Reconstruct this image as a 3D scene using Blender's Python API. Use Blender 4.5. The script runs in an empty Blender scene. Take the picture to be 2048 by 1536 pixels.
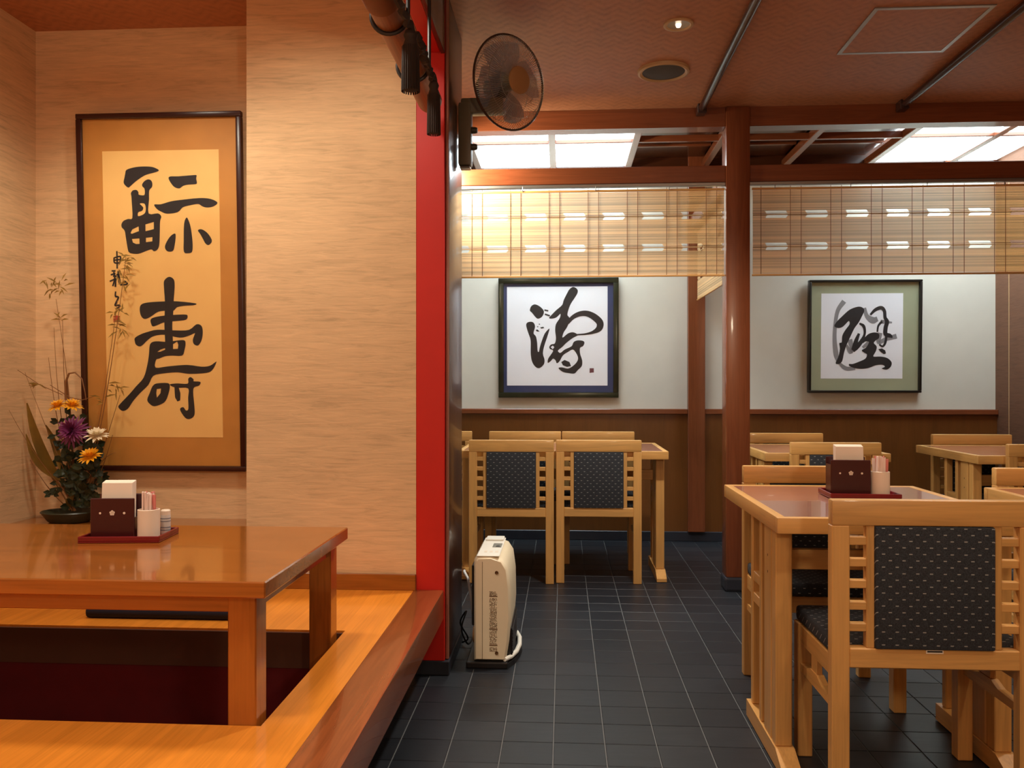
import bpy, bmesh, math, random
from mathutils import Vector, Matrix
from mathutils.geometry import tessellate_polygon

random.seed(7)
S = bpy.context.scene
C = S.collection
PI = math.pi

# ------------------------------------------------------------------ camera, world, light, exposure
EYE = 1.12
YAW = math.atan(102 / 1650)
cam = bpy.data.objects.new('camera', bpy.data.cameras.new('camera'))
C.objects.link(cam)
cam.location = (0, 0, EYE)
cam.rotation_euler = (PI / 2, 0, YAW)
cam.data.sensor_width = 36
cam.data.lens = 36 * 1650 / 2048
cam.data.clip_start = 0.05
S.camera = cam

S.view_settings.view_transform = 'Standard'
S.view_settings.look = 'None'
S.view_settings.exposure = 0.0
S.view_settings.gamma = 1.0
S.view_settings.use_curve_mapping = False

wd = bpy.data.worlds.new('world')
S.world = wd
wd.use_nodes = True
wd.node_tree.nodes['Background'].inputs[0].default_value = (1.0, 0.72, 0.45, 1)
wd.node_tree.nodes['Background'].inputs[1].default_value = 0.02

WARM = (1.0, 0.92, 0.76)
AMBER = (1.0, 0.83, 0.60)


def spot(x, y, power, tx=None, ty=None, size=2.05, col=WARM, rad=0.07, z=2.60, blend=0.7):
    l = bpy.data.lights.new('downlight_lamp', 'SPOT')
    l.energy = power
    l.color = col
    l.spot_size = size
    l.spot_blend = blend
    l.shadow_soft_size = rad
    o = bpy.data.objects.new('downlight_lamp', l)
    C.objects.link(o)
    o.location = (x, y, z)
    if tx is not None:
        d = Vector((tx - x, ty - y, -2.0))
        o.rotation_euler = d.to_track_quat('-Z', 'Y').to_euler()
    return o


# ceiling downlights of the room (most of them above and behind the viewer)
spot(-0.92, 2.30, 39, size=2.95, blend=0.5)
spot(-1.66, 2.40, 52, -1.60, 3.0, size=2.0, blend=0.7)
spot(-1.00, 1.20, 44)
spot(-1.85, 1.00, 35)
spot(-1.30, -0.20, 40)
spot(0.48, 1.30, 38)
spot(1.70, 1.70, 30, col=AMBER)
spot(1.70, 0.20, 36, col=AMBER)
spot(0.48, -0.60, 40, col=AMBER)
spot(2.20, 2.90, 42, col=AMBER)


def fill_point(x, y, z, power, col=WARM, rad=0.12):
    l = bpy.data.lights.new('fill_light', 'POINT')
    l.energy = power
    l.color = col
    l.shadow_soft_size = rad
    o = bpy.data.objects.new('fill_light', l)
    C.objects.link(o)
    o.location = (x, y, z)


# fill lights added unseen behind the viewer to brighten ceiling and walls, and a lamp on the far side of the partition
fill_point(1.20, -1.20, 1.95, 58, AMBER)
fill_point(-1.20, -1.00, 1.95, 22)
lamp = spot(-0.70, 4.27, 90, size=2.0, col=(1.0, 0.90, 0.70), z=2.30, blend=0.9)
lamp.rotation_euler = Vector((0.55, 0.50, -0.16)).to_track_quat('-Z', 'Y').to_euler()

BAYLIGHT = 12.5

# ------------------------------------------------------------------ helpers
def ray(u, v):
    a = (u - 1024) / 1650
    b = -(v - 768) / 1650
    s, c = math.sin(YAW), math.cos(YAW)
    return Vector((-s + a * c, c + a * s, b))


def at(u, v, y):
    d = ray(u, v)
    t = y / d.y
    return Vector((d.x * t, y, EYE + d.z * t))


def B():
    return bmesh.new()


def bx(bm, x0, x1, y0, y1, z0, z1, bev=0.0, seg=1, mat=None):
    r = bmesh.ops.create_cube(bm, size=1.0)
    vs = r['verts']
    for v in vs:
        v.co = Vector(((x0 + x1) / 2 + v.co.x * (x1 - x0), (y0 + y1) / 2 + v.co.y * (y1 - y0), (z0 + z1) / 2 + v.co.z * (z1 - z0)))
    if mat is not None:
        for v in vs:
            v.co = mat @ v.co
    if bev > 0:
        es = list({e for v in vs for e in v.link_edges})
        bmesh.ops.bevel(bm, geom=es, offset=bev, segments=seg, affect='EDGES', profile=0.6)
    return bm


def tube(bm, pts, r, seg=8, caps=True):
    pts = [Vector(p) for p in pts]
    n = len(pts)
    rs = r if isinstance(r, (list, tuple)) else [r] * n
    rings = []
    up = None
    for i, p in enumerate(pts):
        t = (pts[min(i + 1, n - 1)] - pts[max(i - 1, 0)]).normalized()
        if up is None:
            up = Vector((0, 0, 1)) if abs(t.z) < 0.9 else Vector((1, 0, 0))
        a = up - t * up.dot(t)
        if a.length < 1e-6:
            a = t.orthogonal()
        a.normalize()
        up = a
        b = t.cross(a)
        rings.append([bm.verts.new(p + (a * math.cos(2 * PI * k / seg) + b * math.sin(2 * PI * k / seg)) * rs[i]) for k in range(seg)])
    for i in range(n - 1):
        for k in range(seg):
            bm.faces.new((rings[i][k], rings[i][(k + 1) % seg], rings[i + 1][(k + 1) % seg], rings[i + 1][k]))
    if caps and seg > 2:
        bm.faces.new(rings[0][::-1])
        bm.faces.new(rings[-1])
    return bm


def lathe(bm, prof, seg=24, mat=None, sx=1.0, sy=1.0):
    rings = []
    for r, z in prof:
        if r < 1e-6:
            rings.append([bm.verts.new((0, 0, z))])
        else:
            rings.append([bm.verts.new((r * sx * math.cos(2 * PI * k / seg), r * sy * math.sin(2 * PI * k / seg), z)) for k in range(seg)])
    nv = [v for g in rings for v in g]
    for a, b in zip(rings, rings[1:]):
        if len(a) == 1 and len(b) == 1:
            continue
        for k in range(seg):
            q = [a[k % len(a)], a[(k + 1) % len(a)], b[(k + 1) % len(b)], b[k % len(b)]]
            u = []
            for w in q:
                if w not in u:
                    u.append(w)
            if len(u) > 2:
                bm.faces.new(u)
    if mat is not None:
        for v in nv:
            v.co = mat @ v.co
    return bm


def prism(bm, poly, fn, d0, d1):
    """extrude a 2D outline; fn(a, b, d) gives the point"""
    lo = [bm.verts.new(fn(a, b, d0)) for a, b in poly]
    hi = [bm.verts.new(fn(a, b, d1)) for a, b in poly]
    n = len(poly)
    for i in range(n):
        bm.faces.new((lo[i], lo[(i + 1) % n], hi[(i + 1) % n], hi[i]))
    bm.faces.new(lo[::-1])
    bm.faces.new(hi)
    return bm


def mesh_of(name, bm, mat, smooth=False):
    bmesh.ops.recalc_face_normals(bm, faces=bm.faces[:])
    me = bpy.data.meshes.new(name)
    bm.to_mesh(me)
    bm.free()
    me.materials.append(mat)
    if smooth:
        me.polygons.foreach_set('use_smooth', [True] * len(me.polygons))
        me.set_sharp_from_angle(angle=math.radians(40))
    return me


def obj(name, bm, mat, parent=None, smooth=False, loc=None):
    me = bm if isinstance(bm, bpy.types.Mesh) else mesh_of(name, bm, mat, smooth)
    o = bpy.data.objects.new(name, me)
    C.objects.link(o)
    if parent is not None:
        o.parent = parent
    if loc is not None:
        o.location = loc
    return o


def tag(o, label, cat, group=None):
    o['label'] = label
    o['category'] = cat
    if group:
        o['group'] = group
    return o


def thing(name, label, cat, loc=(0, 0, 0), rotz=0.0, group=None):
    o = bpy.data.objects.new(name, None)
    o.empty_display_size = 0.05
    C.objects.link(o)
    o.location = loc
    o.rotation_euler = (0, 0, rotz)
    return tag(o, label, cat, group)


def struct(name, bm, mat, label=None, parent=None, smooth=False):
    o = obj(name, bm, mat, parent, smooth)
    if parent is None:
        o['kind'] = 'structure'
        o['label'] = label or name.replace('_', ' ')
    return o


def dup(root, loc, rotz, label, group=None):
    r = root.copy()
    C.objects.link(r)
    r.location = loc
    r.rotation_euler = (0, 0, rotz)
    r['label'] = label
    if group:
        r['group'] = group
    for ch in root.children:
        c = ch.copy()
        C.objects.link(c)
        c.parent = r
        for g in ch.children:
            d = g.copy()
            C.objects.link(d)
            d.parent = c
    return r


# ------------------------------------------------------------------ materials
class NT:
    def __init__(self, name):
        self.m = bpy.data.materials.new(name)
        self.m.use_nodes = True
        self.t = self.m.node_tree
        self.b = self.t.nodes['Principled BSDF']
        self.out = self.t.nodes['Material Output']

    def n(self, typ, **kw):
        nd = self.t.nodes.new(typ)
        for k, v in kw.items():
            if k.startswith('i_'):
                nd.inputs[k[2:]].default_value = v
            else:
                setattr(nd, k, v)
        return nd

    def l(self, a, b):
        self.t.links.new(a, b)

    def val(self, x, sock):
        if hasattr(x, 'is_output'):
            self.l(x, sock)
        else:
            sock.default_value = x

    def math(self, op, a, b=0.0, c=0.0):
        nd = self.n('ShaderNodeMath', operation=op)
        self.val(a, nd.inputs[0])
        self.val(b, nd.inputs[1])
        self.val(c, nd.inputs[2])
        return nd.outputs[0]

    def coords(self, kind='Object', scale=(1, 1, 1), rot=(0, 0, 0)):
        tc = self.n('ShaderNodeTexCoord')
        mp = self.n('ShaderNodeMapping')
        mp.inputs['Scale'].default_value = scale
        mp.inputs['Rotation'].default_value = rot
        self.l(tc.outputs[kind], mp.inputs['Vector'])
        return mp.outputs[0]

    def ramp(self, fac, stops):
        r = self.n('ShaderNodeValToRGB')
        e = r.color_ramp.elements
        while len(e) < len(stops):
            e.new(0.5)
        for el, (p, c) in zip(e, stops):
            el.position = p
            el.color = (*c, 1)
        self.l(fac, r.inputs[0])
        return r.outputs[0]

    def set(self, **kw):
        names = dict(rough='Roughness', metal='Metallic', coat='Coat Weight', coatr='Coat Roughness', spec='Specular IOR Level', trans='Transmission Weight', alpha='Alpha', ior='IOR', sheen='Sheen Weight')
        for k, v in kw.items():
            self.b.inputs[names[k]].default_value = v
        return self

    def bump(self, h, strength, dist=0.002):
        bp = self.n('ShaderNodeBump')
        bp.inputs['Strength'].default_value = strength
        bp.inputs['Distance'].default_value = dist
        self.l(h, bp.inputs['Height'])
        self.l(bp.outputs[0], self.b.inputs['Normal'])


def srgb(r, g, b):
    f = lambda c: (c / 12.92 if c <= 0.04045 else ((c + 0.055) / 1.055) ** 2.4)
    return tuple(f(q / 255) for q in (r, g, b))


def plain(name, col, rough=0.5, var=0.06, **kw):
    m = NT(name)
    n = m.n('ShaderNodeTexNoise')
    n.inputs['Scale'].default_value = 9
    n.inputs['Detail'].default_value = 3
    m.l(m.coords(), n.inputs['Vector'])
    m.l(m.ramp(n.outputs[0], [(0.25, tuple(c * (1 - var) for c in col)), (0.75, tuple(min(1, c * (1 + var)) for c in col))]), m.b.inputs['Base Color'])
    m.set(rough=rough, **kw)
    return m.m


def wood(name, dark, mid, light, axis='x', rough=0.35, coat=0.0, fine=1.0, bump=0.05, wide=1.0, rand=0.12):
    """grain runs along the given object axis"""
    m = NT(name)
    k = {'x': 0, 'y': 1, 'z': 2}[axis]
    sc = [14.0 * wide] * 3
    sc[k] = 1.1
    inf = m.n('ShaderNodeObjectInfo')
    v = m.coords('Object', tuple(sc))
    ad = m.n('ShaderNodeVectorMath', operation='ADD')
    m.l(v, ad.inputs[0])
    rr = m.math('MULTIPLY', inf.outputs['Random'], 40.0)
    cb = m.n('ShaderNodeCombineXYZ')
    for i in range(3):
        m.l(rr, cb.inputs[i])
    m.l(cb.outputs[0], ad.inputs[1])
    n1 = m.n('ShaderNodeTexNoise')
    n1.inputs['Scale'].default_value = 1.0
    n1.inputs['Detail'].default_value = 4
    n1.inputs['Roughness'].default_value = 0.6
    n1.inputs['Distortion'].default_value = 0.6
    m.l(ad.outputs[0], n1.inputs['Vector'])
    sc2 = [170.0 * fine] * 3
    sc2[k] = 5.0
    n2 = m.n('ShaderNodeTexNoise')
    n2.inputs['Scale'].default_value = 1.0
    n2.inputs['Detail'].default_value = 2
    m.l(m.coords('Object', tuple(sc2)), n2.inputs['Vector'])
    rings = m.math('FRACT', m.math('MULTIPLY', n1.outputs[0], 5.0))
    ringt = m.math('ABSOLUTE', m.math('SUBTRACT', rings, 0.5))
    f = m.math('ADD', m.math('MULTIPLY', n1.outputs[0], 0.7), m.math('MULTIPLY', n2.outputs[0], 0.35))
    f = m.math('ADD', f, m.math('MULTIPLY', ringt, 0.28))
    f = m.math('ADD', f, m.math('MULTIPLY', m.math('SUBTRACT', inf.outputs['Random'], 0.5), rand))
    col = m.ramp(f, [(0.34, dark), (0.60, mid), (0.86, light)])
    m.l(col, m.b.inputs['Base Color'])
    m.set(rough=rough, coat=coat, coatr=0.06)
    m.bump(n2.outputs[0], bump, 0.001)
    return m.m


def scl(c, k):
    return tuple(min(1.0, q * k) for q in c)


OAK = srgb(212, 158, 90)
def oak(ax, name):
    return wood(name, scl(OAK, 0.74), OAK, scl(OAK, 1.18), ax, rough=0.38, coat=0.15)
M_oak_x, M_oak_y, M_oak_z = oak('x', 'oak_grain_x'), oak('y', 'oak_grain_y'), oak('z', 'oak_grain_z')
LAC = srgb(154, 88, 32)
def lac(ax, name):
    return wood(name, scl(LAC, 0.60), LAC, scl(LAC, 1.2), ax, rough=0.16, coat=0.55, wide=0.7, bump=0.02)
M_lac_x, M_lac_y, M_lac_z = lac('x', 'lacquered_wood_x'), lac('y', 'lacquered_wood_y'), lac('z', 'lacquered_wood_z')
PLT = srgb(232, 142, 48)
M_platform = wood('platform_boards', scl(PLT, 0.80), PLT, scl(PLT, 1.15), 'y', rough=0.24, coat=0.3, fine=1.4, wide=1.5, bump=0.04)
KAM = srgb(136, 72, 36)
M_kamachi = wood('edge_timber', scl(KAM, 0.6), KAM, scl(KAM, 1.35), 'y', rough=0.24, coat=0.35, fine=0.6, bump=0.1, wide=2.2)
RB = srgb(122, 64, 36)
def rb(ax, name, k=1.0, rough=0.26):
    c = scl(RB, k)
    return wood(name, scl(c, 0.72), c, scl(c, 1.2), ax, rough=rough, coat=0.25, bump=0.03)
M_red_x, M_red_y, M_red_z = rb('x', 'redbrown_wood_x'), rb('y', 'redbrown_wood_y'), rb('z', 'redbrown_wood_z')
M_dark_x, M_dark_y, M_dark_z = rb('x', 'darkbrown_wood_x', 0.32), rb('y', 'darkbrown_wood_y', 0.32), rb('z', 'darkbrown_wood_z', 0.32, 0.34)
WN = srgb(112, 66, 28)
M_wains = wood('wainscot_veneer', scl(WN, 0.78), WN, scl(WN, 1.15), 'z', rough=0.3, coat=0.15, wide=0.5, bump=0.01)
M_white = plain('white_plaster', srgb(206, 202, 190), 0.85, 0.02)
M_red = plain('vermilion_lacquer', srgb(202, 26, 8), 0.5, 0.04)
M_black = plain('black_plinth', srgb(44, 46, 54), 0.35, 0.1)
M_pitred = plain('dark_red_carpet', srgb(104, 14, 16), 0.9, 0.15)
M_pitwood = plain('pit_brown_board', srgb(86, 48, 28), 0.6, 0.1)
M_navy = plain('navy_cushion_cloth', srgb(34, 34, 52), 0.9, 0.12)
M_grout = plain('grout', srgb(104, 103, 102), 0.8, 0.08)
M_metal = plain('brushed_metal', srgb(170, 165, 160), 0.35, 0.03, metal=0.9)
M_ivory = plain('ivory_plastic', srgb(240, 222, 188), 0.38, 0.02)
M_offwhite = plain('offwhite_plastic', srgb(240, 234, 220), 0.35, 0.02)
M_blackpl = plain('black_plastic', srgb(26, 22, 22), 0.4, 0.1)
M_greypl = plain('grey_display', srgb(140, 138, 128), 0.25, 0.05)
M_ink = plain('ink_black', srgb(34, 30, 32), 0.6, 0.1)
M_inkgrey = plain('ink_grey', srgb(140, 138, 142), 0.7, 0.12)
M_seal = plain('seal_red', srgb(190, 70, 50), 0.7, 0.1)
M_sealdk = plain('seal_dark_red', srgb(112, 62, 70), 0.7, 0.2)
M_paper = plain('white_paper', srgb(244, 246, 253), 0.6, 0.015)
M_navymat = plain('navy_mat', srgb(54, 62, 100), 0.7, 0.06)
M_greenmat = plain('sage_mat', srgb(168, 172, 142), 0.75, 0.05)
M_blackframe = plain('black_frame_wood', srgb(24, 22, 20), 0.3, 0.1)
M_greenframe = plain('dark_green_frame', srgb(46, 48, 34), 0.22, 0.35, metal=0.3)
M_mahog = plain('mahogany_frame', srgb(58, 26, 18), 0.25, 0.12)
M_silk = plain('gold_silk_mat', srgb(206, 142, 64), 0.5, 0.07)
M_silkpaper = plain('aged_silk_paper', srgb(255, 206, 126), 0.45, 0.04)
M_maroon = plain('maroon_lacquer', srgb(64, 18, 20), 0.28, 0.06)
M_tray = plain('red_lacquer_tray', srgb(118, 22, 26), 0.22, 0.05)
M_cup = plain('cream_ceramic', srgb(240, 222, 200), 0.35, 0.02)
M_napkin = plain('napkin_paper', srgb(246, 232, 214), 0.9, 0.01)
M_stick = plain('pink_packet_paper', srgb(228, 138, 128), 0.7, 0.25)
M_stickw = plain('white_packet_paper', srgb(245, 222, 210), 0.7, 0.05)
M_bottle = plain('grey_bottle_plastic', srgb(220, 216, 210), 0.4, 0.1)
M_fanbody = plain('olive_grey_plastic', srgb(108, 96, 76), 0.45, 0.05)
M_fandark = plain('dark_motor_plastic', srgb(60, 56, 44), 0.5, 0.1)
M_fancap = plain('beige_hub_plastic', srgb(170, 128, 84), 0.4, 0.03)
M_wire = plain('cage_wire', srgb(185, 175, 160), 0.3, 0.05, metal=0.7)
M_rim = plain('cage_rim', srgb(70, 46, 32), 0.35, 0.1)
M_grille = plain('speaker_grille', srgb(64, 54, 48), 0.7, 0.15)
M_ring = plain('cream_ring', srgb(196, 160, 116), 0.45, 0.03)
M_rod = plain('dark_ceiling_rod', srgb(58, 34, 28), 0.25, 0.15)
M_cordw = plain('white_cord', srgb(225, 222, 216), 0.5, 0.03)
M_cordb = plain('black_cord', srgb(22, 20, 22), 0.5, 0.1)
M_tassel = plain('dark_tassel_silk', srgb(48, 34, 26), 0.75, 0.25)
M_string = plain('brown_string', srgb(128, 78, 40), 0.7, 0.1)
M_bowl = plain('dark_green_bowl', srgb(48, 52, 38), 0.35, 0.15)
M_leafdark = plain('dark_green_leaf', srgb(34, 46, 22), 0.55, 0.35)
M_leafolive = plain('olive_brown_leaf', srgb(150, 116, 46), 0.5, 0.4)
M_stem = plain('brown_stem', srgb(128, 82, 40), 0.6, 0.2)
M_purple = plain('purple_petal', srgb(120, 44, 92), 0.55, 0.2)
M_wpetal = plain('cream_petal', srgb(240, 224, 190), 0.55, 0.05)
M_ypetal = plain('yellow_petal', srgb(250, 176, 24), 0.5, 0.1)
M_screw = plain('screw_brass', srgb(120, 84, 50), 0.4, 0.1, metal=0.4)
M_print = plain('brown_print', srgb(96, 66, 34), 0.7, 0.2)


def mat_blade():
    m = NT('smoky_fan_blade')
    m.b.inputs['Base Color'].default_value = (0.62, 0.62, 0.68, 1)
    m.set(rough=0.1, trans=0.75, ior=1.3)
    return m.m
M_blade = mat_blade()


def mat_wallpaper(name, base, axis_u='x'):
    m = NT(name)
    n1 = m.n('ShaderNodeTexNoise')
    n1.inputs['Scale'].default_value = 1.0
    n1.inputs['Detail'].default_value = 5
    n1.inputs['Roughness'].default_value = 0.62
    n1.inputs['Distortion'].default_value = 0.9
    m.l(m.coords('Object', (7, 7, 75)), n1.inputs['Vector'])
    n2 = m.n('ShaderNodeTexNoise')
    n2.inputs['Scale'].default_value = 1.0
    n2.inputs['Detail'].default_value = 3
    m.l(m.coords('Object', (3, 3, 16)), n2.inputs['Vector'])
    f = m.math('ADD', m.math('MULTIPLY', n1.outputs[0], 0.7), m.math('MULTIPLY', n2.outputs[0], 0.3))
    m.l(m.ramp(f, [(0.32, scl(base, 0.74)), (0.47, scl(base, 0.96)), (0.70, scl(base, 1.14))]), m.b.inputs['Base Color'])
    m.set(rough=0.75)
    m.bump(n1.outputs[0], 0.35, 0.003)
    return m.m
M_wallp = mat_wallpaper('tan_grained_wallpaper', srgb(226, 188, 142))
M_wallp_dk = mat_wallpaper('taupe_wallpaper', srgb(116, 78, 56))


def mat_ceiling():
    m = NT('woven_ajiro_ceiling')
    tc = m.n('ShaderNodeTexCoord')
    sp = m.n('ShaderNodeSeparateXYZ')
    m.l(tc.outputs['Object'], sp.inputs[0])
    x, y = sp.outputs[0], sp.outputs[1]
    tri = m.math('ABSOLUTE', m.math('SUBTRACT', m.math('FRACT', m.math('MULTIPLY', x, 1 / 0.11)), 0.5))
    yy = m.math('ADD', m.math('MULTIPLY', y, 1 / 0.05), m.math('MULTIPLY', tri, 2.2))
    st = m.math('ABSOLUTE', m.math('SUBTRACT', m.math('FRACT', yy), 0.5))
    n = m.n('ShaderNodeTexNoise')
    n.inputs['Scale'].default_value = 38
    n.inputs['Detail'].default_value = 3
    m.l(tc.outputs['Object'], n.inputs['Vector'])
    n2 = m.n('ShaderNodeTexNoise')
    n2.inputs['Scale'].default_value = 1.6
    m.l(tc.outputs['Object'], n2.inputs['Vector'])
    f = m.math('ADD', m.math('MULTIPLY', st, 0.38), m.math('MULTIPLY', n.outputs[0], 0.6))
    f = m.math('ADD', f, m.math('MULTIPLY', n2.outputs[0], 0.25))
    b = srgb(184, 122, 84)
    m.l(m.ramp(f, [(0.28, scl(b, 0.76)), (0.52, b), (0.80, scl(b, 1.18))]), m.b.inputs['Base Color'])
    m.set(rough=0.55)
    m.bump(st, 0.25, 0.002)
    return m.m
M_ceil = mat_ceiling()


def mat_tile():
    m = NT('slate_floor_tile')
    g = m.n('ShaderNodeNewGeometry')
    inf = m.n('ShaderNodeObjectInfo')
    n = m.n('ShaderNodeTexNoise')
    n.inputs['Scale'].default_value = 1
    n.inputs['Detail'].default_value = 4
    tcw = m.n('ShaderNodeMapping')
    tcw.inputs['Scale'].default_value = (9, 34, 9)
    m.l(g.outputs['Position'], tcw.inputs['Vector'])
    m.l(tcw.outputs[0], n.inputs['Vector'])
    r = m.math('FRACT', m.math('ADD', g.outputs['Random Per Island'], inf.outputs['Random']))
    f = m.math('ADD', m.math('MULTIPLY', r, 0.45), m.math('MULTIPLY', n.outputs[0], 0.6))
    m.l(m.ramp(f, [(0.2, srgb(26, 28, 33)), (0.55, srgb(33, 35, 40)), (0.9, srgb(44, 46, 50))]), m.b.inputs['Base Color'])
    m.set(rough=0.4, spec=0.3)
    m.bump(n.outputs[0], 0.15, 0.002)
    return m.m
M_tile = mat_tile()


def mat_fabric():
    m = NT('charcoal_dashed_fabric')
    tc = m.n('ShaderNodeTexCoord')
    sp = m.n('ShaderNodeSeparateXYZ')
    m.l(tc.outputs['Object'], sp.inputs[0])
    z = m.math('ADD', sp.outputs[2], sp.outputs[1])
    row = m.math('DIVIDE', z, 0.0168)
    par = m.math('MULTIPLY', m.math('MODULO', m.math('FLOOR', row), 2.0), 0.5)
    colx = m.math('FRACT', m.math('ADD', m.math('DIVIDE', m.math('ADD', sp.outputs[0], 5.0), 0.0345), par))
    inx = m.math('LESS_THAN', colx, 0.24)
    inz = m.math('LESS_THAN', m.math('FRACT', row), 0.17)
    d = m.math('MULTIPLY', inx, inz)
    n = m.n('ShaderNodeTexNoise')
    n.inputs['Scale'].default_value = 400
    m.l(tc.outputs['Object'], n.inputs['Vector'])
    base = m.ramp(n.outputs[0], [(0.35, srgb(34, 35, 39)), (0.65, srgb(56, 58, 64))])
    mx = m.n('ShaderNodeMix', data_type='RGBA')
    m.l(d, mx.inputs[0])
    m.l(base, mx.inputs[6])
    mx.inputs[7].default_value = (*srgb(150, 148, 144), 1)
    m.l(mx.outputs[2], m.b.inputs['Base Color'])
    m.set(rough=0.9)
    m.bump(n.outputs[0], 0.3, 0.001)
    return m.m
M_fabric = mat_fabric()


def mat_tabletop():
    m = NT('brown_gloss_laminate')
    n = m.n('ShaderNodeTexNoise')
    n.inputs['Scale'].default_value = 1
    n.inputs['Detail'].default_value = 3
    m.l(m.coords('Object', (2, 40, 2)), n.inputs['Vector'])
    c = srgb(168, 112, 92)
    m.l(m.ramp(n.outputs[0], [(0.3, scl(c, 0.85)), (0.7, scl(c, 1.1))]), m.b.inputs['Base Color'])
    m.set(rough=0.2, coat=0.6)
    return m.m
M_top = mat_tabletop()


def mat_splint():
    m = NT('bamboo_splint')
    g = m.n('ShaderNodeNewGeometry')
    c = srgb(230, 204, 164)
    col = m.ramp(g.outputs['Random Per Island'], [(0.0, scl(c, 0.78)), (0.5, scl(c, 1.05)), (1.0, scl(c, 1.25))])
    m.l(col, m.b.inputs['Base Color'])
    m.set(rough=0.55)
    tr = m.n('ShaderNodeBsdfTranslucent')
    m.l(col, tr.inputs[0])
    mx = m.n('ShaderNodeMixShader')
    mx.inputs[0].default_value = 0.55
    m.l(m.b.outputs[0], mx.inputs[1])
    m.l(tr.outputs[0], mx.inputs[2])
    m.l(mx.outputs[0], m.out.inputs[0])
    return m.m
M_splint = mat_splint()


def mat_emit(name, col, st):
    m = NT(name)
    m.b.inputs['Base Color'].default_value = (*col, 1)
    m.b.inputs['Emission Color'].default_value = (*col, 1)
    m.b.inputs['Emission Strength'].default_value = st
    return m.m
M_pane = mat_emit('lit_paper_pane', (0.80, 0.95, 1.0), BAYLIGHT)


def mat_glass():
    m = NT('picture_glass')
    m.b.inputs['Base Color'].default_value = (1, 1, 1, 1)
    m.set(rough=0.04)
    tr = m.n('ShaderNodeBsdfTransparent')
    gl = m.n('ShaderNodeBsdfGlossy')
    gl.inputs['Roughness'].default_value = 0.05
    fr = m.n('ShaderNodeFresnel')
    fr.inputs[0].default_value = 1.45
    mx = m.n('ShaderNodeMixShader')
    m.l(m.math('MULTIPLY', fr.outputs[0], 0.25), mx.inputs[0])
    m.l(tr.outputs[0], mx.inputs[1])
    m.l(gl.outputs[0], mx.inputs[2])
    m.l(mx.outputs[0], m.out.inputs[0])
    return m.m
M_glass = mat_glass()

# ------------------------------------------------------------------ the room
XL, XR = -2.24, 3.02          # side walls
YB = 5.97                     # back wall of the tiled room
YF = -2.6                     # wall behind the viewer
ZC = 2.62                     # woven ceiling
YP = 4.52                     # line of post, beams and blinds
ZP = 0.326                    # raised platform
YW = 3.15                     # papered partition at the end of the platform
YA = 3.38                     # back of the alcove
XK = -0.457                   # aisle side of the platform edge

# floor: grout bed and slate tiles
bm = B()
bx(bm, -2.3, XR + 0.1, YF, YB + 0.1, -0.14, -0.0035)
floor = struct('floor', bm, M_grout, 'dark slate tile floor of the aisle')
TX, TY, G = 0.160, 0.150, 0.004
tile_bm = B()
bx(tile_bm, G / 2, TX - G / 2, G / 2, TY - 0.0025 / 2, -0.02, 0.0, 0.001)
tile_me = mesh_of('tile', tile_bm, M_tile)
cells = []
rest = []
for i in range(-6, 20):
    for j in range(0, 36):
        x = -0.030 + i * TX
        y = 0.63 + j * TY
        if x + TX > XR or y + TY > YB:
            rest.append((x, y))
            continue
        if x < -0.68 and not (y > 3.6):
            continue
        cells.append((x, y))
def shows(c):
    d = c[1] * math.cos(YAW) - c[0] * math.sin(YAW)
    if d < 0.3:
        return False
    cx, cy = c[0] + TX / 2, c[1] + TY / 2
    u = 1024 + 1650 * (cx * math.cos(YAW) + cy * math.sin(YAW)) / d
    v = 768 + 1650 * EYE / d
    # tiles behind the platform edge are out of sight
    lim = 740 + (1536 - v) * 0.48 if v > 1340 else 905
    return lim < u < 2060 and v < 1550
vis = sorted([c for c in cells if shows(c)], key=lambda c: c[1])
big = vis[:300]
bigset = set(big)
for c in big:
    obj('tile', tile_me, None, floor, loc=(c[0], c[1], 0))
bm = B()
for c in cells:
    if c in bigset:
        continue
    bx(bm, c[0] + G / 2, c[0] + TX - G / 2, c[1] + G / 2, c[1] + TY - 0.00125, -0.02, 0.0)
for c in rest:
    x1, y1 = min(c[0] + TX - G / 2, XR), min(c[1] + TY - 0.00125, YB)
    if x1 - c[0] > 0.01 and y1 - c[1] > 0.01 and not (c[0] < -0.68 and c[1] < 3.6):
        bx(bm, c[0] + G / 2, x1, c[1] + G / 2, y1, -0.02, 0.0)
o = obj('tile_field', bm, M_tile, floor)
o['kind'] = 'stuff'

# ceiling
bm = B()
bx(bm, XL - 0.1, XR + 0.1, YF - 0.1, YP + 0.05, ZC, ZC + 0.06)
ceiling = struct('ceiling', bm, M_ceil, 'reddish brown woven wicker ceiling')

# walls
bm = B()
bx(bm, -1.75, XR + 0.1, YB, YB + 0.1, 0.0, 2.9)
wall_back = struct('wall_back', bm, M_white, 'white plaster back wall above brown wainscot')
bm = B()
for x0, x1 in ((-1.7, 0.885), (1.005, XR)):
    bx(bm, x0, x1, YB - 0.02, YB, 0.06, 0.905)
obj('wainscot_panel', bm, M_wains, wall_back)
bm = B()
for x0, x1 in ((-1.7, 0.885), (1.005, XR)):
    bx(bm, x0, x1, YB - 0.045, YB, 0.905, 0.942, 0.004)
obj('dado_rail', bm, M_red_x, wall_back)
bm = B()
bx(bm, -1.7, XR, YB - 0.03, YB, 0.0, 0.068, 0.003)
struct('baseboard_back', bm, M_black, 'black skirting under the wainscot')
bm = B()
bx(bm, XR, XR + 0.1, YF, YB + 0.1, 0, 2.9)
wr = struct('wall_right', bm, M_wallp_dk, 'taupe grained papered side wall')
bm = B()
bx(bm, XR - 0.002, XR + 0.001, 5.79, 5.796, 0, 2.6)
obj('paper_seam', bm, M_ring, wr)
bm = B()
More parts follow.
